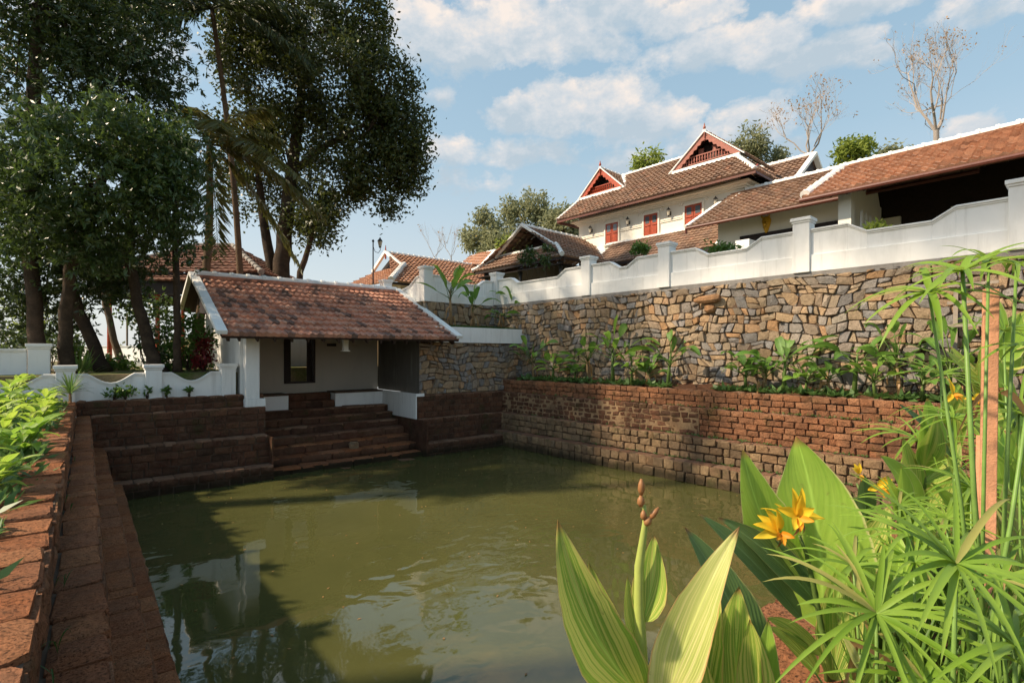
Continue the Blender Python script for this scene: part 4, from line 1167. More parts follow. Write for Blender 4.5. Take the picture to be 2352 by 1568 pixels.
mb = MB(); mb.box(21.5, 25.5, 5.72, 5.94, ZT, 5.95, H); mb.prism([H(21.5, 5.74, 5.95), H(25.4, 5.74, 5.95), H(24.5, 5.74, 7.3)], HV * .16); mb.build('side_wall', CREAM, vh)
mb = MB(); mb.box(25.5, 25.7, -5, 5.94, ZT, 7.1, H); mb.build('back_wall', DKW, vh)
mb = MB(); mb.box(25.3, 25.49, 5.05, 5.70, ZT, 5.45, H); mb.box(25.3, 25.49, 2.7, 3.5, ZT, 5.5, H); mb.build('low_wall', CREAM, vh)
mb = MB(); mb.box(25.38, 25.49, -.6, 2.8, ZT, 4.9, H)
for i in range(8): mb.box(25.33, 25.375, -.5 + i * .41, -.2 + i * .41, 3.9, 4.7, H)
mb.build('carved_screen', PINKW, vh)
bl = MB()
for i in range(4):
    c = H(22.0 + i * .55, 5.55, 4.45)
    bl.prism([c + HU * u + UZ * w for u, w in ((-.13, 0), (.13, 0), (.10, .45), (.09, .62), (0, .72), (-.09, .62), (-.10, .45))], -HV * .05)
bl.build('arched_paling', WHITE, vh)
# balustrade on a roof terrace behind
tb = MB()
for i in range(9): y = 10.2 - i * .3; tb.lathe(H(36, y, 9.4), [(.07, 0), (.05, .1), (.09, .4), (.05, 1.0), (.08, 1.15)], 7)
tb.box(35.85, 36.15, 7.6, 10.4, 9.22, 9.40, H)
tag(tb.build('balustrade', WHITE), 'row of small white balusters showing above the wing roof', 'balustrade')
mb = MB(); mb.box(34.2, 38, 7.5, 10.6, ZT, 9.2, H); tag(mb.build('back_building', CREAM), 'cream back building carrying the white balusters, mostly hidden', 'building')

# porch pavilion of the house
pp = thing('porch_pavilion', 'open porch pavilion with dark gable and dark timber posts left of the main house', 'building', H(25, 23.8, ZT), TH)
BX, BY0, BY1, BZ, RYB, RZB, GX = 21.6, 19.7, 27.8, 5.45, 23.8, 7.95, 22.75
zb_ = BZ + (RZB - BZ) * (GX - BX) / (GX - BX + 1.6)
mb = MB(); slope_roof(mb, H(BX, BY0, BZ), H(30, BY0, BZ), H(GX - .3, RYB, RZB), H(30, RYB, RZB), .36, .30, wave=.06, lift=.085); pr = mb.build('roof', TILE_H, pp)
kz = BZ + .98; ky = (kz - BZ) / (RZB - BZ) * (RYB - BY0)
mb = MB(); slope_roof(mb, H(BX, BY1, BZ), H(BX, BY0, BZ), H(GX, BY1 - ky, kz), H(GX, BY0 + ky, kz), .36, .30, wave=.06, lift=.085); mb.build('hip_slope', TILE_H, pr)
mb = MB(); slope_roof(mb, H(30, BY1, BZ), H(BX, BY1, BZ), H(30, RYB, RZB), H(GX - .3, RYB, RZB), .5, .4); mb.build('back_slope', TILE_H, pr)
mb = MB(); under_roof(mb, H(BX, BY0, BZ), H(30, BY0, BZ), H(GX, RYB, RZB), H(30, RYB, RZB)); under_roof(mb, H(BX, BY1, BZ), H(BX, BY0, BZ), H(GX, BY1 - ky, kz), H(GX, BY0 + ky, kz)); mb.build('roof_boarding', DKW, pr)
mb = MB(); ridge_cap(mb, H(GX - .45, RYB, RZB + .06), H(28, RYB, RZB + .06), .11, .5)
for s, y in ((1, BY0), (-1, BY1)):
    ridge_cap(mb, H(BX - .05, y, BZ + .1), H(GX, y + s * ky, kz + .1), .12, .42); mb.beam(H(GX - .34, y + s * ky * .92, kz + .02), H(GX - .40, RYB, RZB + .08), .2, .14)
mb.box(GX - .1, GX + .04, BY0 + ky, BY1 - ky, kz, kz + .12, H)
mb.beam(H(25.6, 19.75, 5.5), H(28.0, 22.2, 7.15), .55, .09); mb.build('ridge', WHITE, pr)
mb = MB(); mb.prism([H(GX + 1.3, BY0 + ky + .1, kz - .1), H(GX + 1.3, BY1 - ky - .1, kz - .1), H(GX + 1.3, RYB, RZB - .15)], HU * .05); mb.box(GX + .05, GX + 1.3, BY0 + ky + .3, BY1 - ky - .3, kz - .12, kz - .06, H); mb.build('gable_board', DKW, pp)  # near-black boards carry the shade of the recess in their colour
mb = MB(); mb.box(BX + .02, BX + .08, BY0 + .1, BY1 - .1, BZ - .16, BZ - .02, H); mb.box(BX + .1, 30, BY0 + .02, BY0 + .08, BZ - .16, BZ - .02, H); mb.build('fascia', DKW, pr)
for x, y in ((22.2, 20.4), (22.2, 27.1), (25.6, 20.4), (22.2, 23.8)):
    mb = MB(); c = H(x, y, ZT); mb.lathe(c, [(.2, 0), (.2, .3), (.11, .4), (.10, 2.5), (.16, 2.65), (.18, 2.95)], 10); mb.build('post', BLACKM, pp)
mb = MB(); mb.box(29.0, 29.2, 19, 28, ZT, 5.3, H); mb.build('inner_wall', DKW, pp)
mb = MB(); mb.box(21.8, 29, 20, 27.6, 5.06, 5.12, H); mb.build('ceiling', DKW, pp)

# far house at the left end of the terrace
fh = thing('far_house', 'low house with bright orange tiled roof and small gablet, far left on the terrace', 'house', H(26, 37, ZT), TH)
mb = MB(); mb.box(19.3, 40, 33.3, 41, ZT, 5.2, H); mb.build('wall', CREAM, fh)
FX, FY0, FY1, FZ, FRY, FRZ, FG = 17.8, 32.0, 42.2, 4.95, 37.1, 7.9, 20.4
mb = MB(); slope_roof(mb, H(FX, FY0, FZ), H(40, FY0, FZ), H(FG, FRY, FRZ), H(40, FRY, FRZ), .40, .34, wave=.065, lift=.10); fr2 = mb.build('roof', TILE_R, fh)
kz = FZ + 1.75; ky = (kz - FZ) / (FRZ - FZ) * (FRY - FY0)
mb = MB(); slope_roof(mb, H(FX, FY1, FZ), H(FX, FY0, FZ), H(FG + .2, FY1 - ky, kz), H(FG + .2, FY0 + ky, kz), .40, .34, wave=.065, lift=.10); mb.build('hip_slope', TILE_R, fr2)
mb = MB(); ridge_cap(mb, H(FG - .2, FRY, FRZ + .06), H(40, FRY, FRZ + .06), .11, .5); ridge_cap(mb, H(FX, FY0, FZ + .1), H(FG + .2, FY0 + ky, kz + .1), .2, .42)
for s, y in ((1, FY0), (-1, FY1)): mb.beam(H(FG - .2, y + s * ky * .95, kz), H(FG - .25, FRY, FRZ + .1), .22, .2)
mb.build('ridge', WHITE, fr2)
mb = MB(); mb.prism([H(FG + .35, FY0 + ky, kz), H(FG + .35, FY1 - ky, kz), H(FG + .35, FRY, FRZ - .15)], HU * .05); mb.build('gable_board', DKW, fh)
mb = MB(); mb.lathe(H(FG - .25, FRY, FRZ), [(.02, -.5), (.07, -.4), (.04, .05), (.06, .2), (.02, .6)], 7); mb.build('finial', REDW, fr2)
mb = MB(); slope_roof(mb, H(33.5, 32.2, 6.4), H(33.5, 37.2, 6.4), H(35.2, 32.2, 7.9), H(35.2, 37.2, 7.9), .4, .34); cr = mb.build('dormer_roof', TILE_R, fh)
c0 = PD(1133, 578, 44); c1 = PD(1075, 602, 44)
mb = MB(); mb.box(FX + .1, 40, FY0 + .06, FY0 + .12, FZ - .18, FZ - .02, H); mb.build('fascia', DKW, fr2)
# small roof with a red underside further back
sg = thing('outbuilding', 'small outbuilding roof with red soffit between the far house and the porch', 'building', (PD(1105, 600, 46).x, PD(1105, 600, 46).y, ZT))
ra, rb_, rc_, rd = PD(1137, 576, 46), PD(1085, 590, 49), PD(1058, 607, 48.5), PD(1108, 608, 45)
mb = MB(); slope_roof(mb, rd, rc_, ra, rb_, .4, .34); sgr = mb.build('roof', TILE_R, sg)
mb = MB(); mb.beam(ra + UZ * .05, rd + UZ * .05, .3, .14); ridge_cap(mb, ra, rb_, .13, .5); mb.build('ridge', WHITE, sgr)
dd = ray(1160, 600); 
mb = MB(); q = PD(1168, 598, 45.8); mb.prism([ra, rd, q], Vector((.05, .08, 0))); mb.build('gable_board', REDW, sg)
mb = MB(); c = (rc_ + rd) / 2; mb.box(c.x - 1, c.x + 1.5, c.y + .6, c.y + 3, ZT, c.z - .1); mb.build('wall', CREAM, sg)

# gazebo among the trees at the left
gc = PD(493, 660, 29); GA = -YAW
gz = thing('gazebo', 'tiled hip roofed gazebo on tall red posts behind the trees at left', 'building', (gc.x, gc.y, -.6), GA)
G = lambda x, y, z: Vector((gc.x + x * math.cos(GA) - y * math.sin(GA), gc.y + x * math.sin(GA) + y * math.cos(GA), z))
hw, ez, tz = 4.2, 4.0, 6.0
ap0, ap1 = G(-1.0, 0, tz), G(1.0, 0, tz)
cs = [G(-hw, -hw * .8, ez), G(hw, -hw * .8, ez), G(hw, hw * .8, ez), G(-hw, hw * .8, ez)]
mb = MB(); slope_roof(mb, cs[0], cs[1], ap0, ap1, .4, .34, wave=.05, lift=.06); slope_roof(mb, cs[2], cs[3], ap1, ap0, .5, .4); slope_roof(mb, cs[1], cs[2], ap1, ap1, .4, .34); slope_roof(mb, cs[3], cs[0], ap0, ap0, .4, .34); gr_ = mb.build('roof', TILE_D, gz)
mb = MB(); ridge_cap(mb, cs[0], ap0, .13, .5); ridge_cap(mb, cs[1], ap1, .13, .5); ridge_cap(mb, ap0, ap1, .13, .5); mb.build('ridge', CONC, gr_)
mb = MB(); slope_roof(mb, G(-hw - .3, -hw * .8 - .3, ez - .45), G(hw + .3, -hw * .8 - .3, ez - .45), G(-hw + .2, -hw * .8 + .2, ez - .1), G(hw - .2, -hw * .8 + .2, ez - .1), .4, .34); mb.build('lower_roof', TILE_D, gr_)
mb = MB(); mb.prism([c - UZ * .1 for c in cs], (0, 0, .06)); mb.build('ceiling', DKW, gz)
mb = MB()
for i in range(4): a, b = cs[i], cs[(i + 1) % 4]; mb.beam(a + UZ * -.75, b + UZ * -.75, .12, .7)
mb.build('frieze', DKW, gz)
for x in (-3.6, -1.2, 1.2, 3.6):
    for y in (-2.9, 2.9):
        mb = MB(); mb.lathe(G(x, y, -.7), [(.16, 0), (.16, .3), (.11, .4), (.10, 3.4), (.16, 3.8)], 9); mb.build('post', REDW if x < 3 else WHITE, gz)
mb = MB(); mb.prism([G(-3.9, -3.1, -.7), G(3.9, -3.1, -.7), G(3.9, 3.1, -.7), G(-3.9, 3.1, -.7)], (0, 0, .35)); mb.build('plinth', WHITE, gz)

# street lamp, urn
lc = PD(857, 655, 30)
sl = thing('street_lamp', 'black lamp post with a hooked lantern against the sky above the roof ridge', 'lamp', (lc.x, lc.y, ZT))
zt = PD(857, 556, 30).z; s_ = Vector((CA, -SA, 0))
mb = MB(); mb.tube([(lc.x, lc.y, ZT), (lc.x, lc.y, 3.8), (lc.x, lc.y, 3.85), (lc.x, lc.y, zt)], [.06, .055, .04, .035], 8); mb.lathe((lc.x, lc.y, zt), [(.035, 0), (.08, .04), (.06, .1), (.01, .16)], 8); mb.build('pole', BLACKM, sl)
t = Vector((lc.x, lc.y, zt))
mb = MB(); mb.tube([t - UZ * .25, t - UZ * .55 + s_ * .12, t - UZ * .62 + s_ * .3, t - UZ * .45 + s_ * .42, t - UZ * .30 + s_ * .40], .018, 6); mb.build('arm', BLACKM, sl)
c = t + s_ * .40 - UZ * .22
mb = MB(); mb.lathe(c, [(.03, -.12), (.08, -.08), (.08, -.05)], 6); mb.lathe(c, [(.17, .26), (.13, .33), (.05, .42), (.02, .5)], 6); hl = mb.build('lantern', BLACKM, sl)
mb = MB(); mb.lathe(c, [(.08, -.05), (.15, .25)], 6); mb.build('lantern_glass', LAMPG, hl)
c = PY(884, 660, 26.0)
mb = MB(); mb.lathe((c.x, c.y, ZT), [(.16, 0), (.16, .1), (.34, .5), (.40, .85), (.30, 1.2), (.2, 1.4), (.24, 1.5)], 14)
tag(mb.build('urn', TERRA, smooth=True), 'large brown terracotta urn beside the lamp post above the pavilion ridge', 'urn')

# ================================================================ TREES
LF_MANGO = m_leaf('mango_leaf', (.035, .060, .018), (.070, .105, .030), .32, (.10, .16, .03), .38, .5, (.20, .19, .05))
LF_FRONT = m_leaf('broad_leaf', (.040, .076, .022), (.088, .135, .036), .32, (.14, .22, .04), .35, .5, (.26, .25, .06))
LF_BIG = m_leaf('jackfruit_leaf', (.034, .048, .013), (.085, .105, .022), .28, (.12, .15, .02), .45, .4, (.14, .13, .02))
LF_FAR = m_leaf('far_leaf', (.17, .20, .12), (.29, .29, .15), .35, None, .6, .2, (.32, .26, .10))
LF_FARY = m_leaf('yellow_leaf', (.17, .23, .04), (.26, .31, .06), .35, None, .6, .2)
LF_PALM = m_leaf('palm_leaflet', (.085, .095, .02), (.15, .14, .035), .35, (.32, .28, .06), .45, .4)
LF_DARKP = m_leaf('dark_palm_leaflet', (.03, .045, .015), (.06, .08, .025), .3, None, .45, .4)

def tree(name, label, trunk, blobs, per, L, Wd, spread, leafm, bark, seed, nbr=10, r_br=.07, whorl=False, group=None, droop=.35, forks=(), gz=-.66):
    """trunk: [(px, py, depth, radius)] from the foot up; blobs: [(px, py, depth, rx px, ry px, clumps)]"""
    rng = np.random.default_rng(seed)
    pts = [PD(a, b, d) for a, b, d, r in trunk]
    pts[0].z = gz
    t = thing(name, label, 'tree', tuple(pts[0]), 0, group)
    mb = MB()
    def smooth(pp, rr):
        out, ro = [], []
        for i in range(len(pp) - 1):
            for k in range(3):
                s = k / 3; out.append(pp[i].lerp(pp[i + 1], s) + Vector(rng.normal(size=3)) * rr[i] * .10); ro.append(rr[i] * (1 - s) + rr[i + 1] * s)
        return out + [pp[-1]], ro + [rr[-1]]
    a, b = smooth(pts, [x[3] for x in trunk]); b[0] *= 1.35
    mb.tube(a, b, 12)
    for fk in forks:
        a, b = smooth([PD(x, y, d) for x, y, d, r in fk], [x[3] for x in fk]); mb.tube(a, b, 10)
    bl = [(tuple(PD(x, y, d)), (rx * d / F_PX, rx * d / F_PX, ry * d / F_PX), k) for x, y, d, rx, ry, k in blobs]
    cr, cl = crown('crown', bl, per, L, Wd, spread, [leafm], t, rng, droop, whorl)
    st_ = [pts[-1], pts[-2].lerp(pts[-1], .5)] + [PD(*f[-1][:3]) for f in forks]
    idx = rng.choice(len(cl), min(nbr, len(cl)), replace=False)
    for i in idx:
        tgt = Vector(cl[i]); s = min(st_, key=lambda q: (q - tgt).length)
        limbs(mb, s, [tgt], r_br * rng.uniform(.6, 1.1), rng)
    mb.build('trunk', bark, t, smooth=True)
    return t
gl = 'tall shade trees behind the far left bank'
tree('mango_tree', 'tall dark mango tree filling the top left corner of the view', [(86, 850, 17, .26), (84, 760, 17, .21), (70, 600, 17, .20), (66, 400, 17, .22), (80, 150, 17, .18), (120, -150, 17, .14)],
     [(40, 60, 17, 150, 130, 60), (180, 40, 17.5, 150, 120, 60), (300, 90, 18, 120, 130, 55), (120, 180, 18, 160, 110, 60), (270, 210, 18, 130, 90, 45), (20, 300, 17, 90, 100, 26), (380, 160, 18.5, 50, 80, 16), (80, -130, 18, 280, 130, 70), (300, -110, 19, 200, 110, 40), (330, 300, 19, 80, 60, 16)],
     96, .215, .066, .36, LF_MANGO, BARK, 11, 26, .07, True, gl)
tree('mango_tree', 'broad leaved tree with lighter glossy foliage in front of the darker trees', [(152, 860, 16.4, .22), (150, 760, 16.3, .18), (160, 620, 16, .16), (210, 470, 15.4, .16), (250, 380, 15, .1)],
     [(240, 300, 14.6, 130, 70, 46), (120, 350, 14.4, 110, 60, 34), (330, 350, 15, 100, 80, 40), (200, 420, 14.6, 170, 80, 60), (370, 450, 15, 80, 80, 34), (80, 470, 14.6, 90, 60, 26), (290, 510, 15, 110, 60, 34), (395, 380, 15, 50, 60, 16), (40, 390, 14.4, 45, 50, 12), (150, 560, 15, 60, 40, 14), (230, 580, 15.2, 50, 40, 10), (30, 540, 14.8, 50, 50, 12), (420, 300, 15.4, 30, 40, 6)],
     84, .20, .064, .25, LF_FRONT, BARK, 12, 22, .05, True, gl)
tree('mango_tree', 'leaning brown trunked tree with low dense dark foliage at the left edge', [(236, 860, 18, .21), (205, 770, 18, .19), (170, 690, 18, .18), (120, 560, 17.5, .16), (90, 470, 17, .1)],
     [(50, 520, 17, 110, 90, 36), (170, 560, 17.4, 120, 80, 40), (60, 640, 17.6, 110, 50, 24), (190, 650, 18, 90, 40, 18), (30, 700, 18, 60, 36, 12), (110, 715, 18.4, 60, 30, 10), (270, 660, 18.6, 40, 40, 8), (20, 770, 19, 40, 30, 7), (125, 765, 19, 24, 30, 5), (-40, 660, 18, 60, 60, 10), (215, 620, 18, 50, 40, 10), (260, 590, 18, 60, 60, 18), (-60, 450, 17, 100, 150, 26), (20, 420, 17.5, 80, 60, 20)],
     96, .205, .064, .34, LF_MANGO, BARK, 13, 16, .05, True, gl)
tree('garden_tree', 'slanting trunk tree left of the gazebo with sparse lower foliage', [(366, 880, 17.4, .24), (345, 800, 17.4, .19), (318, 700, 17.4, .16), (296, 590, 17.2, .14), (300, 480, 17, .1)],
     [(320, 540, 17, 80, 50, 24), (400, 560, 17, 50, 50, 16), (370, 480, 17.4, 80, 60, 22), (250, 600, 17.2, 60, 40, 12)],
     36, .21, .07, .24, LF_MANGO, BARK, 14, 10, .04, True, gl)
tree('garden_tree', 'slim straight dark trunk standing close to the pavilion gable', [(409, 890, 17.6, .12), (407, 760, 17.6, .11), (404, 620, 17.6, .10), (404, 480, 17.6, .08), (415, 330, 17.6, .05)],
     [(415, 430, 18, 60, 60, 16), (425, 330, 18.4, 60, 70, 16), (440, 540, 18.6, 35, 40, 8)],
     36, .20, .068, .26, LF_MANGO, BARK, 15, 8, .03, True, gl)
tree('pale_tree', 'thin pale leaning trunk among the left garden trees', [(282, 850, 22, .16), (262, 780, 22, .13), (244, 700, 22, .12), (228, 620, 22, .09)], [(222, 590, 22, 60, 40, 14)], 36, .22, .07, .3, LF_MANGO, BARK_P, 16, 5, .03, True, gl)
tree('jackfruit_tree', 'huge spreading tree with fine dark foliage rising behind the pavilion roof', [(640, 735, 28, .55), (645, 640, 28, .44), (655, 540, 28, .40), (668, 400, 28, .32), (690, 240, 28, .24), (700, 80, 28, .14)],
     [(590, 60, 27, 90, 80, 40), (700, 40, 28, 150, 90, 70), (830, 60, 28, 60, 80, 32), (620, 190, 27, 110, 110, 60), (760, 170, 27, 120, 100, 64), (880, 190, 28, 70, 90, 42), (920, 310, 28, 66, 80, 46), (840, 300, 27.5, 90, 80, 42), (690, 300, 29, 100, 80, 34), (930, 380, 28, 50, 50, 26), (860, 410, 28, 70, 46, 28), (770, 420, 28, 80, 60, 30), (700, 470, 28.5, 70, 60, 18), (560, 330, 28, 60, 80, 22), (570, 440, 28.5, 70, 50, 14), (740, 520, 28, 40, 36, 12), (650, 380, 29, 100, 80, 24), (880, 470, 28, 30, 18, 6), (700, -80, 28, 200, 90, 50), (540, 120, 27.5, 40, 90, 20)],
     96, .25, .12, .36, LF_BIG, BARK, 21, 60, .11, False, None, .2,
     forks=([(634, 715, 28.3, .34), (620, 600, 28.3, .28), (603, 480, 28.3, .22), (590, 370, 28.3, .14), (580, 250, 28.3, .08)], [(668, 400, 28, .2), (740, 340, 27.8, .16), (830, 290, 27.6, .11), (880, 240, 27.6, .06)]))
tree('garden_tree', 'small slanted tree right of the big trunk behind the tiled ridge', [(672, 740, 27, .2), (690, 625, 27, .16), (716, 545, 27, .12), (735, 500, 27, .07)], [(735, 500, 27, 46, 36, 16), (690, 520, 27, 40, 30, 8), (720, 545, 27, 30, 20, 6)], 48, .22, .11, .34, LF_BIG, BARK, 22, 7, .04)
# unseen trees added over the left bank, thin crowns shaped to shade the parapet
def high_tree(label, foot, top, blobs, seed):
    rng = np.random.default_rng(seed)
    t = thing('unseen_shade_tree', label, 'tree', foot)
    mb = MB(); f, p = Vector(foot), Vector(top)
    mb.tube([f, f.lerp(p, .4) + Vector((.3, .2, 0)), f.lerp(p, .75), p], [.45, .36, .28, .15], 10)
    cr, cl = crown('crown', blobs, 40, .42, .17, .55, [LF_MANGO], t, rng)
    limbs(mb, f.lerp(p, .75), [tuple(c) for c in cl[::14]], .12, rng); mb.build('trunk', BARK, t)
high_tree('very tall unseen tree outside the left edge, thin crown shaped to shade the parapet', (-7.5, 21, -.7), (-7, 21, 24), [((-6.3, 22, 27.3), (.9, 9, .9), 130), ((-6, 27, 23.5), (1.2, 2.5, .9), 14)], 31)
high_tree('second tall unseen tree outside the left edge, thin crown shaped for parapet shade', (-9.5, 12, -1.5), (-9, 12, 24), [((-8, 13, 29.0), (.9, 5, .9), 75)], 32)

def palm(label, foot, top, n, L, seed, leafm, dirs=None, bend=.9, r=.15):
    foot.z = -.66; rng = np.random.default_rng(seed); t = thing('coconut_palm', label, 'tree', tuple(foot))
    mb = MB(); k = 14
    pts = [foot.lerp(top, i / k) + Vector((.25, -.1, 0)) * math.sin(i / k * 3.1) for i in range(k + 1)]
    mb.tube(pts, [r * (1.25 - .5 * i / k) for i in range(k + 1)], 10); mb.build('trunk', BARK_T, t, smooth=True)
    for i in range(n):
        a = 6.283 * i / n + rng.uniform(-.25, .25); up = rng.uniform(-.25, .9)
        d = Vector((math.cos(a), math.sin(a), up)).normalized() if dirs is None or i >= len(dirs) else Vector(dirs[i]).normalized()
        ln = L * rng.uniform(.85, 1.1); P = []
        for j in range(13):
            s = j / 12; P.append(top + d * ln * s + Vector((0, 0, -1)) * ln * bend * .55 * s ** 2.2)
        fm = MB(); fm.tube(P, [.035 * (1 - .8 * j / 12) for j in range(13)], 5)
        fr0 = fm.build('frond', leafm, t)
        cs_, ax = [], []
        for j in range(70):
            s = .10 + .9 * j / 70; q = s * 12; i0 = min(int(q), 11); p = P[i0].lerp(P[i0 + 1], q - i0); tg = (P[i0 + 1] - P[i0]).normalized()
            sd = tg.cross(Vector((0, 0, 1))).normalized()
            for sg in (-1, 1):
                cs_.append(p); ax.append((sd * sg * .8 + tg * .55 + Vector((0, 0, -.55)) + Vector(rng.normal(size=3)) * .12).normalized())
        c = np.array([tuple(x) for x in cs_]); ax = np.array([tuple(x) for x in ax]); lens = np.repeat(.85 * np.sin(np.linspace(.35, 2.9, 70)) + .12, 2) * (L / 4.2)
        v, f = leaf_quads(c, ax, lens * 1.1, .095, rng)
        np_mesh('leaflets', v, f, [leafm], fr0, rng.random(len(c)))
    return t
cv = lambda x, z, y=0: Vector((CA * x + SA * y, -SA * x + CA * y, z))    # sideways, up, away as seen from the pond corner
palm('coconut palm with yellowing fronds between the left trees and the huge tree', PD(438, 800, 21), PD(480, 330, 21), 12, 4.2, 41, LF_PALM, [cv(1, .55, -.1), cv(.9, .1, -.5), cv(.6, -.5, .2), cv(.3, -.6, -.4), cv(-.8, .3, .1), cv(.5, .9, .2), cv(-.3, 1, .2), cv(.95, -.1, .4), cv(-.7, -.3, -.4)])
palm('taller coconut palm with grey green fronds at the top of the view', PD(560, 760, 25), PD(486, 20, 24), 15, 4.9, 42, LF_DARKP, [cv(-1, .3, 0), cv(-.8, .1, -.6), cv(-.5, -.3, -.3), cv(.9, .4, 0), cv(.6, .8, 0), cv(-.9, .7, .3)], r=.13)

def bare(label, fork, h, seed, bark, leaves=40, spread=.5, r=.12, lm=DEADL, depth=6, group=None, leaf=.28, nmain=4):
    rng = np.random.default_rng(seed); fork = Vector(fork); foot = Vector((fork.x + .3, fork.y - .2, 2.3)); t = thing('bare_tree', label, 'tree', tuple(foot), 0, group); mb = MB(); tips = []
    mb.tube([foot, foot.lerp(fork, .4) + Vector((-.12, .1, 0)), foot.lerp(fork, .8) + Vector((.06, 0, 0)), fork], [r * 1.9, r * 1.5, r * 1.25, r * 1.1], 9)
    def grow(p, d, L, rad, lev):
        q = p + d * L; m = p.lerp(q, .5) + Vector(rng.normal(size=3)) * L * .07
        mb.tube([p, m, q], [rad, rad * .85, rad * .7], 6 if lev < 2 else 3)
        if lev >= depth: tips.append((q, lev)); return
        n = 2 if rng.random() < .75 else 3
        for i in range(n):
            nd = (d + Vector(rng.normal(size=3)) * spread + Vector((0, 0, .30))).normalized()
            grow(p.lerp(q, rng.uniform(.45, .9)) if i else q, nd, L * rng.uniform(.66, .90), rad * (.72 if i == 0 else .5), lev + 1)
        if lev >= 2: tips.append((q, lev))
    for i in range(nmain):
        a = 6.283 * i / nmain + rng.uniform(-.4, .4); e = rng.uniform(.75, 1.35)
        grow(fork - Vector((0, 0, rng.uniform(0, .4) * i)), Vector((math.cos(a) * math.cos(e), math.sin(a) * math.cos(e), math.sin(e))), h * .24 * rng.uniform(.85, 1.1), r * rng.uniform(.5, .75), 0)
    mb.build('trunk', bark, t, smooth=False)
    low = [q for q, l in tips if lm is DEADL] or [q for q, l in tips]
    if leaves:
        idx = rng.choice(len(low), min(leaves, len(low)), replace=False)
        c = np.repeat(np.array([tuple(low[i]) for i in idx]), 3, 0) + rng.normal(size=(len(idx) * 3, 3)) * .12
        v, f = leaf_quads(c, unit(rng.normal(size=(len(c), 3)) + np.array((0, 0, -.6))), leaf, leaf * .45, rng)
        np_mesh('leaves', v, f, [lm], t, rng.random(len(c)))
    return t
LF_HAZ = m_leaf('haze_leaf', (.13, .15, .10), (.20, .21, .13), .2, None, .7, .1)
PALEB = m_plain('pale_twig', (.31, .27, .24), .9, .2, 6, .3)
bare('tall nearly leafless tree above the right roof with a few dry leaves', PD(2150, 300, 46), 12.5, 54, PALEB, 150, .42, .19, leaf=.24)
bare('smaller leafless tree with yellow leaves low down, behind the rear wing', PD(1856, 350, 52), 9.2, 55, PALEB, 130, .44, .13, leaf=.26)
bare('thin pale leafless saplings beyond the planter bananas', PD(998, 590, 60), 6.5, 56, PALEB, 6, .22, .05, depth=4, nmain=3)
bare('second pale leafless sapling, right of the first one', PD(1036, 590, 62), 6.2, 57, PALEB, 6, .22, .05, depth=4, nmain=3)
gb = 'trees on the hill behind the houses'
def far_tree(label, foot, blobs, mat, seed, L=.5, per=44, sp=.38, tr=None, r=.2, whorl=False):
    x, y, d = foot
    return tree('hill_tree', label, [(x, y, d, r * 1.2), (x, y - (y - blobs[0][1]) * .5, d, r), (blobs[0][0], blobs[0][1], d, r * .5)], blobs, per, L, L * .42, sp, mat, BARK, seed, 8, .09, whorl, gb, gz=2.3)
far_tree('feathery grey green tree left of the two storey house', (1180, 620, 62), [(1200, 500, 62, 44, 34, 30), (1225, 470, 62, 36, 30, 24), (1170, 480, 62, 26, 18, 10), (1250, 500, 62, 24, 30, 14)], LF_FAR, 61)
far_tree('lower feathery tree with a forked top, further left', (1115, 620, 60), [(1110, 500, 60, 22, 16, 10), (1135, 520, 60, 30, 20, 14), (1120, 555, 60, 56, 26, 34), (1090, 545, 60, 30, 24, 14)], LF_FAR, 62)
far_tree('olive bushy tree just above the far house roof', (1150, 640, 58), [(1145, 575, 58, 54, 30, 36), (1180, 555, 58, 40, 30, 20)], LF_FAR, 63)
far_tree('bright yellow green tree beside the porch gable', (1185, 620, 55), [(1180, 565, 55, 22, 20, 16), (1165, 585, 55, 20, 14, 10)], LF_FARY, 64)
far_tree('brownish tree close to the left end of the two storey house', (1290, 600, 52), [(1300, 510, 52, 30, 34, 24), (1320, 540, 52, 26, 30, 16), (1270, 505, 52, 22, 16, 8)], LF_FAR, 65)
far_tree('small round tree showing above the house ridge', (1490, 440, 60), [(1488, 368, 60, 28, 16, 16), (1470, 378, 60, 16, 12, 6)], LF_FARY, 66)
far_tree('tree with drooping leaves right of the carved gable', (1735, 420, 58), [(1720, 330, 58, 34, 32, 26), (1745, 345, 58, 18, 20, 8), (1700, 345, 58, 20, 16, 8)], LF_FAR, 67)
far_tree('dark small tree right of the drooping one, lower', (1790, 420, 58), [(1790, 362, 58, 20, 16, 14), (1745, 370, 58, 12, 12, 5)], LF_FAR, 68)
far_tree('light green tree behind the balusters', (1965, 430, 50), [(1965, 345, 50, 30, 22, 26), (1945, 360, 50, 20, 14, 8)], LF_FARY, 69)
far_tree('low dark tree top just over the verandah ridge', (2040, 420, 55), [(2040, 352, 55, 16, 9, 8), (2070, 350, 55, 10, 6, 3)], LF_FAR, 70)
rng = np.random.default_rng(5)
